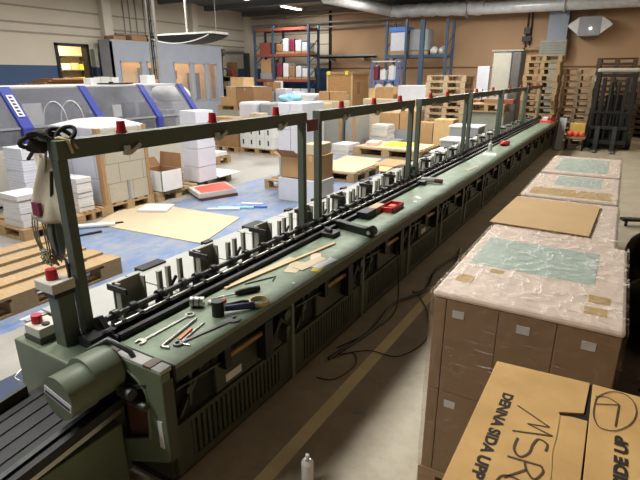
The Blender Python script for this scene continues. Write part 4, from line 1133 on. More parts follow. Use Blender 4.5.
for k, h_ in enumerate((0.30, 0.36, 0.36, 0.36)):
    carton('%s white box of the tall column on the pallet' % ('topmost' if k == 3 else ORD[3 - k] + ' from the top'), -7.42 + 0.012 * k, -6.98 + 0.006 * k, 7.0, 7.5, z, z + h_ - 0.003, 'whitecool', 'boxes of the white column', 0, 'white_box', False)
    z += h_
sheet('white sheet covering the pallet beside the white column', -7.55, 7.95, 1.1, 0.7, 0, 'white', None, 0.171, 'cover_sheet', 'paper', 0.02)
pallet_mesh(1.2, 0.95, 0.2, 'x', 'woodold', label='pallet with white boards standing alone behind the white column', loc=(-9.35, 9.5, 0))
block('board_stack', 'low stack of white boards on the lone pallet behind the white column', 'boards', -9.9, -8.8, 9.1, 9.9, 0.2, 0.3, 'white')

# ------------------------------------------------------------------ hooded binding machine
o = thing('binding_machine', 'long grey binding machine under slanted clear hoods with royal blue ribs', 'machine', (-9.9, 6.0, 0))
a, b = 2.2, 9.0
MB().box(-10.9, -8.9, a, b, 0.05, 0.98).build('base_cabinet', 'beigepanel', o, 0.02)
MB().box(-10.8, -9.0, a + 0.05, b - 0.05, 0.0, 0.05).build('plinth', 'dark', o)
MB().box(-10.9, -9.48, a, b, 1.96, 2.0).build('top_shelf', 'white', o, 0.006)
MB().box(-10.9, -10.8, a, b, 0.98, 1.96).build('rear_panel', 'greypanel', o)
for k, yy in enumerate((3.3, 4.78, 6.32, 7.77, 8.95)):
    w_ = 0.2 if k < 2 else 0.14
    poly = [(-9.55, 2.0), (-9.42, 2.0), (-8.86, 1.32), (-8.86, 0.98), (-8.95, 0.98), (-8.95, 1.30), (-9.55, 1.98)]
    rb = MB().prism(poly, (0, yy, 0), (1, 0, 0), (0, 0, 1), (0, 1, 0), w_).build('hood_rib', 'ribblue', o)
    if k == 1:
        s = MB(); c0 = Vector((-9.30, yy + 0.04, 1.862)); d_ = Vector((0.56, 0, -0.68)).normalized(); nrm = Vector((0.68, 0, 0.56)).normalized()
        pl = MB().prism([(0, 0), (0.46, 0), (0.46, 0.12), (0, 0.12)], c0 + nrm * 0.002, d_, (0, 1, 0), nrm, 0.006).build('name_plate', 'white', rb)
        g_ = MB()
        for q in range(6):
            g_.prism([(0.03 + q * 0.072, 0.025), (0.075 + q * 0.072, 0.03), (0.07 + q * 0.072, 0.095), (0.035 + q * 0.072, 0.08)], c0 + nrm * 0.008, d_, (0, 1, 0), nrm, 0.002)
        g_.build('plate_marks', 'navy', rb)
for (ya, yb) in ((3.5, 4.76), (4.98, 6.30), (6.41, 7.75), (7.86, 8.93)):
    MB().prism([(-9.44, 1.985), (-9.42, 1.985), (-8.92, 1.33), (-8.92, 1.0), (-8.94, 1.0), (-8.94, 1.32)], (0, ya, 0), (1, 0, 0), (0, 0, 1), (0, 1, 0), yb - ya).build('clear_hood', 'hood', o)
    MB().bar((-8.91, ya, 1.32), (-8.91, yb, 1.32), 0.03, 0.03).build('hood_hinge_bar', 'greypanel', o)
m = MB()
rnd = random.Random(11)
for k in range(16):
    yy = 2.6 + k * 0.4
    m.box(-9.9 + rnd.uniform(-.2, .2), -9.5, yy, yy + rnd.uniform(0.1, 0.3), 1.0, 1.2 + rnd.uniform(0, 0.5))
m.cyl((-9.4, 2.4, 1.25), (-9.4, 8.8, 1.25), 0.05)
m.build('inner_mechanism', 'toolsteel', o)
for c_ in ((-9.2, 5.6, 1.35), (-9.2, 5.95, 1.35)):
    pts = [(c_[0] + 0.12 * math.cos(t / 16 * PI), c_[1] + 0.16 * math.cos(t / 16 * PI), c_[2] + 0.38 * math.sin(t / 16 * PI)) for t in range(17)]
    MB().tube(pts, 0.012, 6).build('paper_loop', 'white', o)
MB().box(-9.45, -9.42, 5.15, 5.5, 1.3, 1.7).box(-9.30, -9.27, 6.95, 7.15, 1.35, 1.6).box(-9.45, -9.42, 6.5, 6.7, 1.45, 1.6).build('notice_sheet', 'white', o)
for i, (ya, yb, h_, x_) in enumerate(((7.05, 7.3, 0.14, -10.3), (7.32, 7.55, 0.16, -10.3), (7.58, 7.78, 0.15, -10.3))):
    block('white_box', '%s small white box in the row on top of the binding machine' % ('left', 'middle', 'right')[i], 'box', x_, x_ + 0.25, ya, yb, 2.0, 2.0 + h_, 'white', 'small boxes on the binding machine')
block('white_box', 'single white box on the far end of the binding machine top', 'box', -10.2, -9.95, 8.5, 8.75, 2.0, 2.2, 'white')
solo(MB().box(-10.0, -9.6, 7.2, 7.7, 2.0, 2.03).cyl((-9.7, 7.3, 2.03), (-9.7, 7.3, 2.06), 0.05).bar((-9.9, 7.1, 2.02), (-9.75, 7.9, 2.02), 0.05, 0.03), 'hand_tool', 'dark flat tool lying on the binding machine top before the small boxes', 'tool', 'black', (-9.8, 7.4, 2.0))
m = MB(); m.blob((-10.0, 4.6, 2.05), 0.5, 0.35, 0.06, 6, 0.1)
solo(m, 'film_sheet', 'white film bunched on the near end of the binding machine top', 'film', 'white', (-10, 4.6, 2.0))
# machine control box past its end and roll covers
o = thing('sheet_roll_stack', 'white wrapped bundle standing just past the binding machine', 'bundle', (-10.4, 9.6, 0))
MB().box(-11.05, -10.02, 9.3, 10.0, 0, 1.55).build('bundle_body', 'greypanel', o, 0.05)
m = MB(); m.blob((-10.45, 9.65, 1.72), 0.6, 0.42, 0.24, 4, 0.08); m.build('film_cover', 'white', o)

# ------------------------------------------------------------------ cable ladder, hanging extractor, office
o = thing('cable_ladder', 'slim hanging steel ladder carrying cables down to the binding machine', 'cable ladder', (-10.2, 9.0, 2.1))
for x in (-10.28, -10.06):
    MB().box(x - 0.02, x + 0.02, 8.97, 9.03, 2.1, ZC).build('ladder_rail', 'pipe', o)
m = MB()
for i in range(12): m.box(-10.28, -10.06, 8.98, 9.02, 2.3 + i * 0.28, 2.33 + i * 0.28)
m.build('ladder_rungs', 'pipe', o)
MB().tube([(-10.2, 8.96, ZC), (-10.19, 8.95, 3.5), (-10.15, 8.93, 2.1)], 0.02, 6).tube([(-10.12, 8.96, ZC), (-10.13, 8.95, 3.5), (-10.08, 8.93, 2.1)], 0.015, 6).build('ladder_cable', 'rubber', o)
o = thing('hanging_extractor', 'white rimmed dark extractor canopy hanging above the office', 'extractor', (-14.0, 14.0, 3.4))
m = MB()
n = 18
pts = []
for i in range(n + 1):
    u = i / n
    pts.append((-15.6 + 3.0 * u, 3.52 - 0.24 * math.sin(PI * u) ** 0.8))
poly = pts + [(-12.6, 3.56), (-15.6, 3.56)]
m.prism(poly[::-1], (0, 13.6, 0), (1, 0, 0), (0, 0, 1), (0, 1, 0), 1.0)
m.build('canopy_belly', 'black', o)
m = MB()
for p, q in zip(pts[:-1], pts[1:]): m.bar((p[0], 13.58, p[1]), (q[0], 13.58, q[1]), 0.04, 0.03)
m.build('canopy_rim', 'white', o)
MB().box(-15.3, -12.5, 13.7, 14.5, 3.56, 3.63).build('canopy_top', 'white', o)
MB().cyl((-14.1, 14.1, 3.6), (-14.1, 14.1, ZC), 0.04, n=8).build('hanger_rod', 'pipe', o)
MB().cyl((-12.7, 14.1, 3.6), (-12.7, 14.1, ZC), 0.012, n=6).build('hanger_wire', 'pipe', o)

o = thing('site_office', 'grey box office with lit windows built inside the hall', 'office', (-18.4, 17, 0))
ox0, ox1, oy0, oy1, oz = -18.78, -18.0, 13.74, 20.35, 3.48
t_ = 0.08
wl = MB()
# front face (x = ox1) with three openings: window, window, doorway
wl.box(ox1 - t_, ox1, oy0, oy1, 2.75, oz); wl.box(ox1 - t_, ox1, oy0, oy1, 0, 1.0)
ops = [(14.1, 15.2), (15.45, 16.1), (16.98, 18.04), (18.24, 19.05), (19.2, 19.84)]
ed = [oy0] + [v for p in ops for v in p] + [oy1]
for i in range(0, len(ed), 2): wl.box(ox1 - t_, ox1, ed[i], ed[i + 1], 1.0, 2.75)
wl.box(ox0, ox1, oy0, oy0 + t_, 0, oz); wl.box(ox0, ox1, oy1 - t_, oy1, 0, oz); wl.box(ox0, ox1, oy0, oy1, oz, oz + 0.08)
wl.build('office_wall', 'office', o)
MB().box(ox0, ox0 + 0.05, oy0, oy1, 0, oz).build('inner_wall', 'orangelit', o)
for p in ops:
    f = MB()
    for a_, b_, c_, d_ in ((p[0], p[0] + 0.05, 1.0, 2.75), (p[1] - 0.05, p[1], 1.0, 2.75), (p[0], p[1], 1.0, 1.05), (p[0], p[1], 2.70, 2.75)):
        f.box(ox1 - 0.09, ox1 + 0.02, a_, b_, c_, d_)
    fr = f.build('window_frame', 'greypanel', o)
    MB().box(ox1 - 0.05, ox1 - 0.04, p[0] + 0.05, p[1] - 0.05, 1.05, 2.7).build('window_pane', 'pane', fr)
ld = bpy.data.lights.new('office_light', 'AREA'); ld.size = 1.2; ld.size_y = 4; ld.shape = 'RECTANGLE'; ld.energy = 110; ld.color = (1, 0.78, 0.48)
lo = bpy.data.objects.new('office_light', ld); col.objects.link(lo); lo.parent = o; lo.location = (0.0, 0, 3.38); ld.size = 0.5; ld.size_y = 5.5; lo.rotation_euler = (0, R(-35), 0)
MB().box(-18.7, -18.4, 15.5, 16.1, 0, 2.5).build('office_cupboard', 'wooddark', o)
MB().box(-18.7, -18.4, 18.45, 19.0, 0, 2.3).build('office_cupboard', 'forkred', o)
MB().box(-18.73, -18.70, 17.5, 17.8, 2.0, 2.4).build('office_notice', 'forkred', o)
for i, (ya, yb, h_, mm) in enumerate(((14.9, 15.7, 0.22, 'carddark'), (15.8, 16.9, 0.26, 'darkcloth'), (17.0, 17.7, 0.2, 'carddark'))):
    block('stored_roll', ('brown bundle beside the flat box on the office roof', 'black bundle stored on the office roof', 'brown bundle beside the black one, under the hanging extractor')[i], 'bundle', -18.75, -18.1, ya, yb, 3.561, 3.561 + h_, mm, 'bundles on the office roof', 0, 0.04)
carton('flat brown box with a lid on the pillar side of the office roof', -18.7, -18.1, 14.0, 14.6, 3.561, 3.72, 'carddark')
# cabinet and locker near the doorway
o = thing('electric_cabinet', 'dark blue grey electric cabinet beside the wall opening', 'cabinet', (-18.9, 13.6, 0))
MB().box(-19.06, -18.8, 13.55, 13.72, 0, 2.5).build('cabinet_body', 'navy', o, 0.01)
MB().box(-19.05, -18.8, 13.55, 13.7, 2.5, 3.2).build('notice_board', 'platedk', o)
m = MB()
rnd = random.Random(2)
# shelving seen through the opening
for zz, lv in ((1.2, 'lowest'), (1.8, 'middle'), (2.4, 'upper'), (3.0, 'empty top')):
    w_ = thing('wall_shelf', '%s wall shelf in the lit side room behind the wall opening' % lv, 'shelf', (XL - 2.8, 14.1, zz), 'wall shelves in the side room')
    MB().box(XL - 3.3, XL - 2.4, 12.6, 15.64, zz, zz + 0.038).build('shelf_board', 'pipe', w_)
    for yy in (12.9, 14.1, 15.3): MB().prism([(0, 0), (0, -0.3), (0.5, 0)], (XL - 3.3, yy, zz), (1, 0, 0), (0, 0, 1), (0, 1, 0), 0.03).build('bracket', 'pipe', w_)
k = 0
for zz in (1.24, 1.84, 2.44):
    yy = 12.7
    while yy < 15.4:
        w_ = rnd.uniform(0.2, 0.4)
        mm = rnd.choice(['white', 'bluesheet', 'cardboard', 'yellow', 'white', 'cardlight'])
        block('stored_parcel', '%s parcel on the %s shelf of the lit side room' % (NUM[int((yy - 12.7) / 0.34) % 10], {1.24: 'low', 1.84: 'middle', 2.44: 'upper'}[zz]), 'parcel', XL - 2.95, XL - 2.45, yy, yy + w_, zz - 0.001, zz + rnd.uniform(0.2, 0.28), mm, 'parcels in the side room', 0)
        yy += w_ + 0.06
# timber behind the binding machine and items by the left wall
pallet_mesh(1.4, 2.6, 0.2, 'y', 'woodold', label='worn pallet topping the timber rack behind the binding machine', loc=(-16.8, 10.8, 1.72))
block('timber_rack', 'low rack carrying worn pallets behind the binding machine', 'rack', -17.5, -16.1, 9.5, 12.1, 0, 1.72, 'platedk')
for i in range(3):
    block('timber_board', '%s loose brown board lying on the worn pallet behind the binding machine' % ('bottom', 'middle', 'top')[i], 'board', -17.3 + 0.1 * i, -16.4 + 0.1 * i, 9.8 + 0.1 * i, 11.4 + 0.15 * i, 1.921 + i * 0.06, 1.975 + i * 0.06, 'carddark', 'loose boards on the pallet')
carton('flat brown box lying on the far end of the binding machine rear', -16.0, -15.2, 11.5, 12.6, 1.76, 1.95, 'carddark')
block('side_table', 'grey side table behind the binding machine under the flat brown box', 'table', -16.1, -15.1, 11.3, 12.8, 0, 1.76, 'greypanel')

# ------------------------------------------------------------------ racks at the back
def rack(name, label, xs, y0, y1, ztop, shelves, mu, mb_, extra=()):
    o = thing(name, label, 'rack', ((xs[0] + xs[-1]) / 2, (y0 + y1) / 2, 0))
    for x in xs:
        for yy in (y0, y1 - 0.1):
            MB().box(x - 0.05, x + 0.05, yy, yy + 0.1, 0, ztop).build('upright', mu, o)
        m = MB()
        z_ = 0.3
        while z_ < ztop - 0.7:
            m.bar((x, y0 + 0.05, z_), (x, y1 - 0.05, z_ + 0.6), 0.03, 0.03); z_ += 0.6
        m.build('frame_brace', mu, o)
    for z_ in shelves:
        for x0_, x1_ in zip(xs[:-1], xs[1:]):
            for yy in (y0, y1 - 0.05):
                MB().box(x0_ + 0.05, x1_ - 0.05, yy, yy + 0.05, z_ - 0.13, z_).build('shelf_beam', mb_, o)
            MB().box(x0_ + 0.05, x1_ - 0.05, y0 + 0.05, y1 - 0.05, z_ - 0.04, z_ - 0.005).build('shelf_deck', 'woodold', o)
    return o
rack('pallet_rack', 'tall pallet rack with blue uprights and red beams in the back corner', (-16.75, -15.6, -13.5), 21.4, 22.4, 4.5, (2.0, 3.2, 4.4), 'rackblue', 'rackorange')
rr_ = random.Random(21)
rk = [('carton', 'dark red carton in the corner bay of the blue rack', -16.5, -15.8, 3.2, 3.75, 'rackorange'), ('carton', 'brown carton in the corner bay of the blue rack', -16.45, -15.8, 2.3, 2.95, 'cardboard'),
      ('paper_load', 'grey load under the brown carton in the corner bay of the rack', -16.5, -15.75, 2.0, 2.295, 'greypanel')]
for nm, lab, xa, xb, za, zb, mm in rk:
    block(nm, lab, 'box', xa, xb, 21.5, 22.2, za, zb, mm)
adj = ['first', 'second', 'third', 'fourth', 'fifth', 'sixth']
for lev, z_ in ((0, 3.2), (1, 2.0)):
    x_ = -15.45
    for k in range(5):
        w_ = 0.34
        h_ = rr_.uniform(0.3, 0.75)
        mm = [['carddark', 'whitecool', 'maroon', 'white', 'whitecool'], ['maroon', 'white', 'carddark', 'whitecool', 'white']][lev][k]
        blk = thing('wrapped_parcel', '%s wrapped parcel from the hall corner on the %s shelf of the blue rack' % (adj[k], 'upper' if lev == 0 else 'middle'), 'parcel', (x_ + w_ / 2, 21.8, z_), 'parcels on the blue rack')
        MB().box(x_, x_ + w_, 21.45, 22.2, z_, z_ + 0.1).build('small_pallet', 'woodold', blk)
        MB().box(x_ + 0.01, x_ + w_ - 0.01, 21.47, 22.15, z_ + 0.1, z_ + 0.1 + h_).build('parcel_body', mm, blk, 0.04)
        x_ += w_ + 0.045
x_ = -15.4
for k in range(4):
    block('white_bundle', '%s pale bundle from the hall corner on the floor level of the blue rack' % adj[k], 'bundle', x_, x_ + 0.42, 21.5, 22.2, 1.0, 1.55, ('whitecool', 'carddark', 'white', 'whitecool')[k], 'bundles at the foot of the blue rack', 0, 0.03)
    x_ += 0.46
block('rack_plinth', 'dark crate under the bundles at the foot of the blue rack', 'crate', -15.5, -13.6, 21.5, 22.3, 0, 1.0, 'platedk')
block('wall_cabinet', 'dark blue cabinet between the blue rack and the brown wall', 'cabinet', -13.2, -12.2, 22.6, 23.5, 0, 1.95, 'rackblue')

rack('pallet_rack', 'grey green pallet rack against the brown wall carrying pale wrapped bales', (-9.65, -6.9), 21.9, 22.9, 4.45, (3.05, 1.55), 'rackblue', 'rackblue')
m = thing('bale', 'blue topped pale bale on the rack on the brown wall', 'bale', (-9.1, 22.4, 3.05), 'bales on the rack on the brown wall')
MB().box(-9.5, -8.75, 22.0, 22.8, 3.05, 3.2).build('bale_pallet', 'wood', m)
MB().box(-9.5, -8.75, 22.0, 22.8, 3.2, 4.0).build('bale_body', 'whitecool', m, 0.04)
MB().box(-9.55, -8.7, 21.97, 22.83, 4.0, 4.22).build('bale_cap', 'bluebar', m, 0.03)
m = thing('bale', 'grey wrapped bale on the rack on the brown wall', 'bale', (-8.2, 22.4, 3.05), 'bales on the rack on the brown wall')
MB().box(-8.6, -7.75, 22.0, 22.8, 3.05, 3.2).build('bale_pallet', 'wood', m)
MB().box(-8.6, -7.75, 22.0, 22.8, 3.2, 4.1).build('bale_body', 'greypanel', m, 0.06)
m.parent = None
for i, x in enumerate((-7.53, -7.15)):
    solo(MB().blob((x, 22.3, 3.2), 0.16, 0.3, 0.175, 31 + i, 0.1), 'film_roll', ('crumpled film bundle touching the grey bale on the rack', 'crumpled film bundle near the end post of the rack')[i], 'film', 'white', (x, 22.3, 3.05), 'film bundles on the rack on the brown wall')
solo(MB().box(-8.7, -8.6, 21.7, 21.8, 0, 4.5), 'steel_post', 'slim dark steel post in front of the rack on the brown wall', 'post', 'rackblue', (-8.65, 21.75, 0))
solo(MB().box(-7.9, -7.72, 21.4, 21.55, 0, 4.4).box(-8.0, -7.6, 21.3, 21.6, 0, 0.03), 'steel_post', 'thick blue grey steel post at the middle of the rack on the brown wall', 'post', 'rackblue', (-7.8, 21.37, 0))
o = solo(MB().blob((-8.2, 20.88, 1.4), 0.75, 0.22, 0.349, 40, 0.1), 'film_heap', 'pale lilac heap of film sheets under the rack on the brown wall', 'film', 'whitecool', (-7.9, 20.85, 1.1))
block('work_bench', 'dark work bench below the heap of film sheets', 'bench', -9.3, -6.7, 20.4, 21.15, 0, 1.1, 'platedk')
for i, x in enumerate((-7.75, -7.3, -6.88)):
    solo(MB().blob((x, 20.55, 1.2), 0.16, 0.12, 0.116, 60 + i, 0.2), 'tool_pile', '%s brownish parts heap on the dark work bench' % ('left', 'middle', 'right')[i], 'parts', 'carddark', (x, 20.55, 1.1), 'parts heaps on the work bench')
# small blue stand with white bottles
o = thing('blue_stand', 'small blue shelf stand holding white canisters', 'stand', (-8.75, 20, 0))
for x in (-9.3, -8.2):
    for yy in (19.7, 20.1): MB().box(x - 0.025, x + 0.025, yy, yy + 0.05, 0, 2.78).build('stand_leg', 'bluebar', o)
for z_ in (1.35, 2.0, 2.75): MB().box(-9.3, -8.2, 19.7, 20.15, z_ - 0.04, z_).build('stand_shelf', 'white' if z_ > 2.5 else 'bluebar', o)
for i, (x, w_, h_) in enumerate(((-9.15, 0.2, 0.55), (-8.82, 0.26, 0.4), (-8.45, 0.24, 0.55))):
    c = thing('canister', ('maroon canister with a white cap on the blue stand', 'short white canister on the blue stand', 'tall white canister on the blue stand')[i], 'canister', (x, 19.9, 2.0), 'canisters on the blue stand')
    MB().box(x - w_ / 2, x + w_ / 2, 19.78, 20.05, 2.0, 2.0 + h_).build('canister_body', 'white' if i else 'maroon', c, 0.03)
    MB().cyl((x, 19.9, 2.0 + h_), (x, 19.9, 2.05 + h_), 0.05).build('canister_cap', 'white', c)
for i, x in enumerate((-9.0, -8.55)):
    solo(MB().blob((x, 19.9, 1.6), 0.22, 0.16, 0.29, 70 + i, 0.1), 'film_bag', ('pale film bag below the maroon canister on the blue stand', 'pale film bag below the tall white canister on the blue stand')[i], 'bag', 'whitecool', (x, 19.9, 1.35), 'bags on the blue stand')

# wooden crate with yellow corner blocks, high behind gantry two
o = thing('plywood_crate', 'big chipboard crate with a pale corner post and yellow clips', 'crate', (-10.9, 20.6, 0.5))
MB().box(-11.6, -10.35, 20.0, 21.6, 0.55, 2.22).build('crate_wall', 'osb', o, 0.01)
for p in ((-10.38, 19.99), (-11.6, 19.99)): MB().box(p[0] - 0.02, p[0] + 0.05, p[1] - 0.02, p[1] + 0.05, 0.55, 2.24).build('corner_post', 'cardlight', o)
MB().box(-11.65, -10.3, 19.95, 21.65, 2.22, 2.34).build('crate_lid', 'woodold', o)
for x in (-11.5, -10.6): MB().box(x - 0.07, x + 0.07, 19.92, 20.0, 2.2, 2.36).build('lid_clip', 'yellow', o)
m = MB()
for x in (-11.5, -10.95, -10.4): m.box(x - 0.08, x + 0.08, 20, 21.6, 0, 0.55)
m.build('crate_skid', 'woodold', o)
MB().box(-10.346, -10.34, 20.5, 20.75, 1.4, 1.9).build('stencil_mark', 'carddark', o)

# ------------------------------------------------------------------ boxes and paper across the middle
pallet_mesh(1.7, 1.3, 0.18, 'x', 'woodold', label='pallet under the wide stack of brown cartons near the office', loc=(-11.95, 14.7, 0.98))
block('stored_platform', 'low grey platform under the brown carton stack near the office', 'platform', -12.8, -11.4, 14.0, 15.4, 0, 0.98, 'platedk')
for i, (xa, xb, za, zb, mm) in enumerate(((-12.7, -11.95, 1.16, 1.45, 'cardboard'), (-11.94, -11.15, 1.16, 1.78, 'carddark'), (-12.4, -11.95, 1.455, 1.8, 'cardboard'))):
    carton('%s carton of the wide stack near the office' % ('lower left', 'right', 'upper left')[i], xa, xb, 14.1, 15.2, za, zb, mm, 'cartons near the office')
sheet('white sheet lying on the wide carton stack near the office', -11.85, 14.6, 1.2, 0.9, 0.0, 'white', None, 1.803, 'cover_sheet', 'paper', 0.01)
carton('single pale carton on top of the stack near the office', -12.35, -11.75, 14.3, 14.9, 1.815, 2.12, 'cardlight')
carton('small brown carton on the grey table by the carton stack near the office', -11.85, -11.4, 15.6, 16.1, 1.62, 1.94, 'carddark')
block('white_bundle', 'tall white bundle behind the carton stack near the office', 'bundle', -11.32, -10.85, 15.6, 16.1, 0, 1.72, 'whitecool', None, 0, 0.03)
block('work_table', 'grey table behind the carton stack near the office', 'table', -11.95, -11.36, 15.5, 16.0, 0, 1.62, 'greypanel')
o = thing('dark_post', 'dark slender post standing by the blue wall band', 'post', (-17.0, 21, 0))
MB().box(-17.1, -16.85, 20.9, 21.1, 0, 3.25).build('post_shaft', 'black', o); MB().box(-17.2, -16.75, 20.8, 21.2, 0, 0.04).build('post_foot', 'black', o)
o = thing('wall_shelf', 'brown shelf crammed with rolls by the blue-banded wall behind the office', 'shelf', (-18.7, 20.9, 0))
MB().box(-19.05, -18.35, 20.2, 21.9, 0, 0.1).box(-19.05, -18.35, 20.2, 20.25, 0, 2.85).box(-19.05, -18.35, 21.85, 21.9, 0, 2.85).box(-19.05, -18.35, 20.2, 21.9, 1.5, 1.55).box(-19.05, -18.35, 20.2, 21.9, 2.1, 2.15).build('shelf_frame', 'carddark', o)
for r_ in range(2):
    for k in range(4):
        solo(MB().cyl((-18.9, 20.45 + k * 0.38, 1.72 + 0.6 * r_), (-18.35, 20.45 + k * 0.38, 1.72 + 0.6 * r_), 0.165, n=14), 'stored_roll', '%s roll from the office end on the %s board of the brown wall shelf' % (adj[k], ('lower', 'upper')[r_]), 'roll', ['rackorange', 'carddark', 'platedk', 'forkred'][(k + r_) % 4], (-18.6, 20.45 + k * 0.38, 1.56 + 0.6 * r_), 'rolls on the wall shelf')

# row behind gantry one: brown crate, white packs
pallet_mesh(0.78, 1.0, 0.16, 'x', 'woodold', label='pallet under the brown crate beyond the blue floor', loc=(-10.06, 11.8, 0))
carton('wide brown crate on a pallet beyond the blue floor', -10.42, -9.7, 11.35, 12.2, 0.16, 0.92, 'carddark')
for i in range(2):
    carton('%s brown carton standing on the floor left of the brown crate' % ('left', 'right')[i], -11.6 + i * 0.62, -11.05 + i * 0.62, 12.4, 13.0, 0.0, 0.9, 'cardboard', 'cartons beside the brown crate')
pallet_mesh(1.26, 1.1, 0.16, 'x', 'wood', label='pallet under the white printed packs beyond the blue floor', loc=(-9.03, 12.0, 0))
for r_ in range(2):
    for k in range(4):
        for j in range(2 if r_ == 0 else 1):
            xx = -9.66 + k * 0.305
            bx_ = thing('printed_pack', '%s white printed pack from the brown crate, %s' % (adj[k], ('bottom row front' if j == 0 else 'bottom row rear') if r_ == 0 else 'upper row'), 'pack', (xx + 0.15, 11.7 + j * 0.45, 0.16 + r_ * 0.30), 'white printed packs on a pallet')
            MB().box(xx, xx + 0.295, 11.48 + j * 0.45, 11.9 + j * 0.45, 0.16 + r_ * 0.30, 0.455 + r_ * 0.30).build('pack_body', 'white', bx_, 0.006)
            MB().box(xx + 0.1, xx + 0.15, 11.474 + j * 0.45, 11.48 + j * 0.45, 0.26 + r_ * 0.3, 0.40 + r_ * 0.3).build('pack_mark', 'navy', bx_)
carton('cream carton standing on the packs behind the first gantry beam', -9.3, -8.9, 11.5, 11.88, 0.765, 1.15, 'cream')
block('film_load', 'white film covered load just behind the printed packs', 'pallet load', -10.95, -10.3, 13.0, 14.0, 0, 1.36, 'whitecool', None, 0, 0.08)
block('film_load', 'grey film covered load beside the white one behind the printed packs', 'pallet load', -10.25, -9.72, 13.2, 14.1, 0, 1.34, 'greypanel', None, 0, 0.06)
block('film_load', 'white load under the crumpled blue film', 'pallet load', -10.55, -9.6, 14.3, 15.2, 0, 1.30, 'white', None, 0, 0.05)
solo(MB().blob((-10.05, 14.75, 1.42), 0.42, 0.32, 0.14, 77, 0.3), 'film_heap', 'crumpled light blue film heaped on a white load', 'film', 'bluesheet', (-10.05, 14.75, 1.3))
block('film_load', 'white load standing before the chipboard crate', 'pallet load', -8.4, -7.65, 12.0, 12.9, 0, 1.26, 'feed', None, 0, 0.06)
block('film_load', 'beige load behind the one under the blue film', 'pallet load', -9.5, -8.7, 14.6, 15.4, 0, 1.30, 'cream', None, 0, 0.06)
solo(MB().cyl((-11.75, 16.45, 0), (-11.75, 16.45, 1.98), 0.17, n=18), 'paper_reel', 'upright white roll standing among the film loads', 'roll', 'white', (-11.75, 16.2, 0))
for i in range(6):
    solo(MB().blob((-11.9 + 0.55 * i, 17.7 + 0.1 * (i % 2), 1.46), 0.3, 0.34, 0.14, 100 + i, 0.25), 'film_heap', '%s crumpled film heap along the loads before the blue rack' % ORD[i + 1] if i else 'first crumpled film heap along the loads before the blue rack', 'film', ('white', 'whitecool', 'greypanel')[i % 3], (-11.9 + 0.55 * i, 17.7, 1.33), 'film heaps before the blue rack') if False else None
for i in range(3):
    block('film_load', ('cool white low load along the foot of the blue rack', 'white low load along the foot of the blue rack', 'grey low load along the foot of the blue rack')[i], 'pallet load', -13.2 + i * 1.1, -12.2 + i * 1.1, 18.0, 19.1, 0, 1.5 - 0.05 * i, ('whitecool', 'white', 'greypanel')[i], 'low loads before the blue rack', 0, 0.06)
for i in range(2):
    carton(('brown carton touching the front of the chipboard crate', 'brown carton standing beside the crate front carton')[i], -9.95 + 0.5 * i, -9.5 + 0.5 * i, 16.5, 17.0, 1.3, 1.62, 'cardboard', 'cartons before the chipboard crate')
block('film_load', 'cream load supporting two brown cartons before the chipboard crate', 'pallet load', -10.0, -8.9, 16.3, 17.05, 0, 1.298, 'cream', None, 0, 0.04)

# white tall wrapped column and cartons between gantries one and two
pallet_mesh(0.95, 1.1, 0.2, 'x', 'wood', label='pallet under the tall white block behind the first gantry end', loc=(-5.55, 8.4, 0))
o = thing('bundle_load', 'tall narrow white block of boxes behind the first gantry end', 'pallet load', (-5.5, 8.3, 0.2))
for r_ in range(3):
    z_ = 0.2 + r_ * 0.5
    for k in range(2):
        MB().box(-5.72 + k * 0.29, -5.44 + k * 0.29, 7.95, 8.75, z_, z_ + 0.495).build('packed_box', 'whitecool' if r_ else 'feed', o, 0.006)
o = thing('open_carton', 'open brown carton with splayed flaps behind the first gantry end', 'box', (-5.0, 7.5, 0.42))
open_box(-5.2, -4.78, 7.3, 7.75, 0.422, 0.8, 'cardboard', 'carddark', o, [
    MB().prism([(0, 0), (0.42, 0), (0.4, 0.25), (0.02, 0.25)], (-5.2, 7.3, 0.8), (1, 0, 0), (0, -0.8, 0.6), (0, 1, 0), 0.008),
    MB().prism([(0, 0), (0.45, 0), (0.42, 0.25), (0.02, 0.25)], (-5.2, 7.3, 0.8), (0, 1, 0), (-0.9, 0, 0.2), (1, 0, 0), 0.008)])
carton('white carton under the open brown carton behind the first gantry', -5.25, -4.38, 7.25, 7.8, 0, 0.42, 'whitecool', None, 0, 'white_box', False)
carton('brown carton under the cream paper pile past the first gantry', -4.74, -4.40, 7.3, 7.8, 0.422, 0.86, 'cardboard')
block('paper_stack', 'cream paper pile with curled top on a brown carton', 'paper', -4.72, -4.42, 7.3, 7.78, 0.862, 1.06, 'cream', None, 0.05, 0.02)
# pallet with sheets and board offcuts on blue floor
pallet_mesh(1.5, 1.3, 0.2, 'x', 'wood', label='low pallet covered with cream sheets behind the second gantry', loc=(-5.45, 9.9, 0))
sheet('wide cream sheet on the low pallet behind the second gantry', -5.45, 9.9, 1.4, 1.25, 0.04, 'cream', None, 0.202, 'cover_sheet', 'paper', 0.02)
solo(MB().prism([(-6.3, 10.65), (-5.3, 10.65), (-5.45, 12.4), (-6.6, 12.5)], (0, 0, 0), (1, 0, 0), (0, 1, 0), (0, 0, 1), 0.02), 'cardboard_sheet', 'cream board lying on the blue floor before the yellow sheet pallet', 'cardboard', 'cream', (-6, 11.5, 0))
solo(MB().prism([(-5.28, 10.7), (-4.6, 10.75), (-4.75, 11.75), (-5.4, 11.85)], (0, 0, 0), (1, 0, 0), (0, 1, 0), (0, 0, 1), 0.025), 'cardboard_sheet', 'tan board offcut on the blue floor by the second gantry', 'cardboard', 'cardlight', (-5, 11, 0))
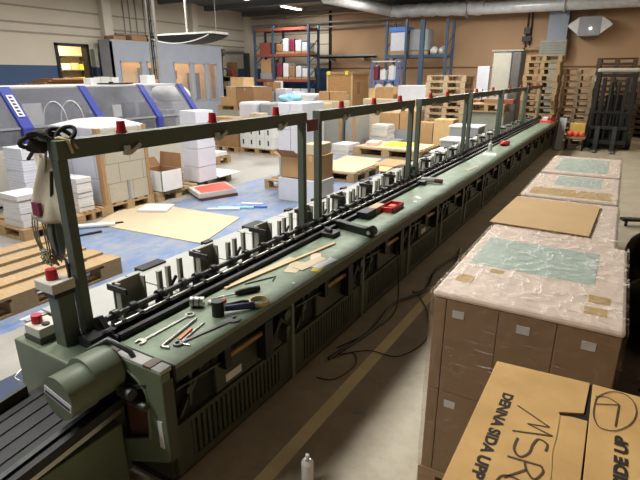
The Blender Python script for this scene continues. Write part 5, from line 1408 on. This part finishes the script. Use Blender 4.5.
solo(MB().prism([(-5.2, 11.4), (-4.55, 11.35), (-4.6, 12.35), (-5.3, 12.4)], (0, 0, 0.026), (1, 0, 0), (0, 1, 0), (0, 0, 1), 0.02), 'cardboard_sheet', 'tan board overlapping the offcut by the second gantry', 'cardboard', 'cardboard', (-4.9, 11.8, 0.026))
sheet('striped white sheet on the floor by the gantry foot', -3.75, 5.6, 0.5, 0.9, 0.1, 'white', None, 0.0005, 'floor_sheet', 'paper', 0.006)
pallet_mesh(2.0, 1.6, 0.24, 'x', 'wood', label='large pallet carrying the yellow sheet', loc=(-5.5, 13.5, 0))
sheet('bright yellow sheet lying on the large pallet', -5.45, 13.7, 0.75, 0.9, 0.1, 'yellow', None, 0.265, 'yellow_sheet', 'paper', 0.02)
sheet('cream board under the yellow sheet', -5.5, 13.5, 1.9, 1.45, 0.0, 'cream', None, 0.242, 'cover_sheet', 'paper', 0.02)
block('paper_stack', 'pinkish paper stack beside the yellow sheet', 'paper', -6.3, -5.95, 13.0, 13.6, 0.263, 0.36, mat('pinkpaper', rgb(222, 190, 176), 0.7), None, 0.2)
pile('the white pile behind the yellow sheet', -6.75, -6.2, 14.4, 15.0, 0.24, [0.12, 0.12, 0.12, 0.12], 'sheets', 'pile behind the yellow sheet', 6)
block('pile_base', 'grey board stack under the white pile behind the yellow sheet', 'boards', -6.9, -5.9, 14.37, 15.2, 0, 0.238, 'greypanel')
# wrapped grey-white loads behind gantry two
for i, (xa, xb, y_, zt_) in enumerate(((-8.05, -7.4, 13.6, 1.12), (-7.32, -6.98, 13.7, 1.05), (-6.75, -6.0, 16.0, 1.05))):
    o = thing('film_load', ('widest pale wrapped load behind the second gantry', 'narrow pale wrapped load behind the second gantry', 'cream wrapped load behind the brown cartons past the second gantry')[i], 'pallet load', ((xa + xb) / 2, y_, 0), 'wrapped loads behind the second gantry')
    MB().box(xa, xb, y_, y_ + 1.1, 0, zt_).build('load_body', 'feed' if i < 2 else 'cream', o, 0.04)
    MB().box(xb - 0.06, xb + 0.008, y_ - 0.01, y_ + 0.06, 0, zt_).build('edge_strip', 'cardboard', o)
    wrap_shell(xa - 0.01, xb + 0.012, y_ - 0.012, y_ + 1.11, 0.02, zt_, 80 + i, o, 'wrapthin')
pile('the low grey pile by the wrapped loads', -7.15, -6.6, 12.6, 13.3, 0.0, [0.1, 0.1, 0.1], 'sheets', 'low grey pile', 9)
for i, (xa, xb, y_, zb_, zt_) in enumerate(((-6.95, -6.25, 15.45, 0.5, 1.02), (-6.22, -5.65, 15.45, 0.5, 1.10))):
    carton(('lower of two brown cartons beneath the third gantry beam', 'taller of two brown cartons beneath the third gantry beam')[i], xa, xb, y_, y_ + 0.5, zb_, zt_, 'cardboard', 'cartons beneath the third gantry beam')
block('board_stack', 'grey board stack under the brown cartons beneath the third beam', 'boards', -7.0, -5.6, 15.4, 15.98, 0, 0.498, 'greypanel')
carton('brown carton high on the cream load beside the clean white box', -8.0, -7.3, 17.4, 18.0, 1.38, 1.78, 'cardboard')
carton('light brown carton on the end of the cream load', -8.3, -8.02, 17.4, 18.0, 1.38, 1.72, 'cardlight')
block('film_load', 'cream load under the brown cartons near the blue stand', 'pallet load', -8.4, -5.95, 17.1, 18.2, 0, 1.378, 'cream', None, 0, 0.04)
carton('clean white box standing between the brown cartons and the pallet stack', -7.05, -6.05, 17.2, 18.0, 1.38, 1.85, 'whitecool', None, 0, 'white_box', False)
carton('small light brown carton on a pallet beside the third gantry', -4.92, -4.32, 15.0, 15.55, 0.16, 0.92, 'cardlight')
pallet_mesh(1.3, 0.8, 0.16, 'x', 'wood', label='pallet under the small light brown carton beside the third gantry', loc=(-4.95, 15.3, 0))
carton('flat brown carton with a raised lid beside the small light brown carton', -5.5, -4.96, 15.05, 15.6, 0.16, 0.8, 'cardboard')

# ------------------------------------------------------------------ stacks of empty pallets
def pstack(desc, x, y, L, W, ph, n, m, seed, z0=0.0):
    rnd = random.Random(seed)
    base = pallet_mesh(L, W, ph * 0.96, 'x', m, label='x', loc=(x, y, z0), group='empty pallets in %s' % desc)
    for k in range(n):
        lab = '%s pallet of %s' % (ORD[0], desc) if k == n - 1 else '%s pallet from the top of %s' % (ORD[n - 1 - k], desc)
        loc = (x + rnd.uniform(-0.03, 0.03), y + rnd.uniform(-0.03, 0.03), z0 + k * ph)
        if k == 0:
            base['label'] = lab; base.location = (x, y, z0)
        else:
            copy_tree(base, loc, lab, rnd.uniform(-0.015, 0.015))
pstack('the stack behind the third gantry', -5.02, 16.75, 1.28, 1.0, 0.2, 11, 'woodpale', 1)
pstack('the tallest stack beyond the machine end', -2.4, 18.1, 1.02, 1.0, 0.2, 14, 'wood', 2)
pstack('the stack between the tallest stack and the forklift', -1.4, 18.9, 0.92, 0.9, 0.2, 12, 'woodpale', 3)
pstack('the narrow stack beside the forklift mast', -0.92, 20.7, 0.5, 0.9, 0.2, 11, 'woodold', 4)
pstack('the dark stack behind the tallest stack', -1.95, 19.8, 0.8, 1.0, 0.2, 14, 'woodold', 5) if False else None
pstack('the dark stack behind the forklift', -0.5, 22.4, 1.3, 1.2, 0.2, 14, 'wooddark', 6)
pstack('the dark stack in the corner past the forklift', 0.95, 22.4, 1.3, 1.2, 0.2, 14, 'wooddark', 7)
# pallet with boards right of the third gantry
pallet_mesh(1.1, 1.0, 0.25, 'x', 'wood', label='pallet stacked on boards behind the fifth gantry', loc=(-3.75, 17.0, 1.08))
block('board_stack', 'dark board stack carrying a pallet behind the fifth gantry', 'boards', -4.3, -3.2, 16.6, 17.4, 0, 1.08, 'platedk')
for i, (x, w_, mm) in enumerate(((-3.9, 0.5, 'carddark'), (-3.35, 0.35, 'rackorange'))):
    block('small_box', ('brown small box on the pallet behind the fifth gantry', 'red small box on the pallet behind the fifth gantry')[i], 'box', x, x + w_, 16.8, 17.2, 1.33, 1.47, mm, 'items on the pallet behind the fifth gantry')
for i, (x, y_, w_, z_) in enumerate(((-3.7, 13.3, 0.62, 0.55), (-3.75, 14.5, 0.8, 0.8), (-3.6, 12.1, 0.5, 0.4))):
    o = thing('roller_stand', '%s grey board stand with a white top behind the fourth gantry' % ('middle', 'rear', 'front')[i], 'stand', (x, y_, 0), 'board stands behind the fourth gantry')
    MB().box(x - w_ / 2, x + w_ / 2, y_ - 0.4, y_ + 0.4, 0, z_).build('stand_body', 'greypanel', o, 0.01)
    MB().box(x - w_ / 2 - 0.03, x + w_ / 2 + 0.03, y_ - 0.43, y_ + 0.43, z_, z_ + 0.04).build('stand_top', 'white', o)
# tall grey wrapped load at back and the pale board
o = thing('film_load', 'tall grey film wrapped load at the back near the tallest pallet stack', 'pallet load', (-3.8, 19.4, 0))
MB().box(-4.25, -3.62, 19.0, 19.9, 0, 2.98).build('load_body', 'ctrlgrey', o, 0.04)
MB().box(-3.61, -3.3, 19.0, 19.9, 0, 2.98).build('dark_load_side', 'toolsteel', o, 0.03)
MB().box(-4.3, -3.25, 18.95, 19.95, 2.98, 3.03).build('load_lid', 'platedk', o)
wrap_shell(-4.28, -3.27, 18.96, 19.93, 0.05, 2.97, 91, o, 'wrap')
block('pale_panel', 'pale blue panel standing beside the tall grey wrapped load', 'panel', -4.75, -4.33, 19.0, 19.15, 0, 2.5, 'whitecool')
o = thing('white_carton_top', 'small white box on the boards beside the tall grey load', 'box', (-4.35, 17.8, 1.4))
MB().box(-4.5, -4.25, 17.8, 18.0, 1.4, 1.75).build('box_body', 'white', o, 0.005)
block('board_stack', 'tall brown board stack under the small white box', 'boards', -4.62, -4.22, 17.6, 18.3, 0, 1.398, 'carddark') if True else None

# trolley with yellow bin at the machine end
o = thing('parts_trolley', 'small trolley with red parts standing at the far machine end', 'trolley', (-1.1, 17.2, 0))
MB().box(-1.4, -0.85, 16.9, 17.5, 0.36, 0.42).build('trolley_deck', 'woodold', o)
for x in (-1.36, -0.89):
    for yy in (16.95, 17.45): MB().cyl((x, yy, 0.0), (x, yy, 0.36), 0.025, n=8).build('trolley_leg', 'black', o)
solo(MB().bar((-1.53, 16.75, 0.02), (-1.53, 17.15, 0.95), 0.03, 0.2, (1, 0, 0)), 'metal_board', 'grey metal board leaning between the machine end and the small trolley', 'board', 'greypanel', (-1.53, 16.9, 0))
o = thing('parts_bin', 'yellow bin on the small trolley at the machine end', 'bin', (-1.1, 17.3, 0.42))
MB().box(-1.32, -0.9, 17.15, 17.45, 0.42, 0.8).build('bin_body', mat('bin_yellow', rgb(206, 176, 84), 0.6), o, 0.01)
for i, (x, s) in enumerate(((-1.28, 0.09), (-1.1, 0.08), (-0.95, 0.07))):
    solo(MB().blob((x, 17.02, 0.42 + s * 0.86), s, s, s, 50 + i, 0.15), 'red_part', '%s red part heaped in front of the yellow bin' % ('left', 'middle', 'right')[i], 'part', 'redpaper', (x, 17.02, 0.42), 'red parts on the trolley')

# ------------------------------------------------------------------ forklift facing the camera
F = thing('forklift', 'dark forklift with raised black mast and lowered forks facing the aisle', 'forklift', (-0.25, 18.4, 0))
def fp(mb, n, m, b=0.0): return mb.build(n, m, F, b)
for x in (-0.80, 0.16):
    fp(MB().box(x - 0.06, x + 0.06, 17.75, 17.95, 0.08, 2.26), 'outer_mast_rail', 'forkblack', 0.01)
for x in (-0.62, -0.02):
    fp(MB().box(x - 0.05, x + 0.05, 17.7, 17.85, 0.1, 2.12), 'inner_mast_rail', 'forkblack', 0.01)
for za, zb in ((2.14, 2.24), (1.1, 1.17), (0.25, 0.33)):
    fp(MB().box(-0.8, 0.16, 17.79, 17.9, za, zb), 'mast_crossbar', 'forkblack')
fp(MB().cyl((-0.42, 17.82, 0.2), (-0.42, 17.82, 2.0), 0.045).cyl((-0.22, 17.82, 0.2), (-0.22, 17.82, 2.0), 0.045), 'lift_cylinder', 'gunmetal')
for x in (-0.36, -0.28):
    fp(MB().tube([(x, 17.76, 0.5), (x + 0.02, 17.74, 1.3), (x - 0.02, 17.76, 2.1)], 0.015, 6), 'hydraulic_hose', 'rubber')
fp(MB().box(-0.82, 0.22, 17.58, 17.70, 0.18, 0.30).box(-0.82, 0.22, 17.58, 17.70, 0.62, 0.72), 'carriage_bar', 'forkblack', 0.008)
m = MB().box(-0.84, 0.24, 17.62, 17.66, 1.10, 1.14)
for i in range(7): m.box(-0.84 + i * 0.175, -0.81 + i * 0.175, 17.62, 17.66, 0.7, 1.12)
fp(m, 'load_backrest', 'forkblack')
for x in (-0.58, -0.12):
    fp(MB().prism([(17.58, 0.72), (17.52, 0.72), (17.50, 0.14), (16.75, 0.06), (16.75, 0.05), (17.58, 0.05)], (x - 0.06, 0, 0), (0, 1, 0), (0, 0, 1), (1, 0, 0), 0.12), 'fork', 'gunmetal')
    fp(MB().box(x - 0.06, x + 0.06, 16.70, 16.76, 0.05, 0.075), 'fork_tip', 'steel')
fp(MB().box(-0.85, 0.25, 18.1, 19.9, 0.25, 0.95), 'chassis', 'forkblack', 0.06)
fp(MB().box(-0.8, 0.2, 19.1, 19.95, 0.6, 1.25), 'counterweight', 'forkred', 0.08)
for x in (-0.86, 0.26):
    for yy in (18.15, 19.5):
        fp(MB().cyl((x - 0.1, yy, 0.28), (x + 0.1, yy, 0.28), 0.28, n=24), 'wheel', 'rubber', 0.02)
fp(MB().box(-0.55, -0.05, 19.0, 19.1, 0.95, 1.6).box(-0.55, -0.05, 18.6, 19.1, 0.92, 1.05), 'driver_seat', 'rubber', 0.03)
fp(MB().cyl((-0.3, 18.35, 0.9), (-0.3, 18.5, 1.25), 0.02).ring((-0.3, 18.5, 1.24), 0.17, 0.145, 0.025, 20), 'steering_wheel', 'rubber')
for x in (-0.82, 0.20):
    fp(MB().bar((x, 18.1, 0.9), (x, 18.35, 2.28), 0.07, 0.07), 'guard_post', 'forkblack'); fp(MB().bar((x, 19.6, 1.0), (x, 19.45, 2.28), 0.07, 0.07), 'guard_post', 'forkblack')
m = MB().box(-0.88, 0.26, 18.2, 19.6, 2.27, 2.40)
fp(m, 'overhead_guard', 'ctrlgrey', 0.06)
for x in (-0.85, 0.23): fp(MB().cyl((x, 18.05, 2.08), (x, 17.98, 2.08), 0.07, n=16), 'headlamp', 'ctrlgrey')

# ------------------------------------------------------------------ camera, world, view
cam = bpy.data.cameras.new('camera')
cam.sensor_fit = 'HORIZONTAL'; cam.sensor_width = 36.0
cam.lens = 36.0 * 490.0 / 640.0
cam.clip_start = 0.02; cam.clip_end = 200
co = bpy.data.objects.new('camera', cam)
col.objects.link(co)
co.location = (0, 0, 2.2)
co.rotation_euler = (R(90 - 18.6102), 0, R(30.9458))
scene.camera = co
wd = bpy.data.worlds.new('hall_ambient'); scene.world = wd; wd.use_nodes = True
bg = wd.node_tree.nodes['Background']; bg.inputs[0].default_value = (1.0, 0.93, 0.84, 1); bg.inputs[1].default_value = 0.13
vs_ = scene.view_settings
vs_.view_transform = 'Standard'; vs_.look = 'None'; vs_.gamma = 1.0; vs_.exposure = 0.0; vs_.use_curve_mapping = False
scene.cycles.use_denoising = True
scene.cycles.max_bounces = 8; scene.cycles.transparent_max_bounces = 16
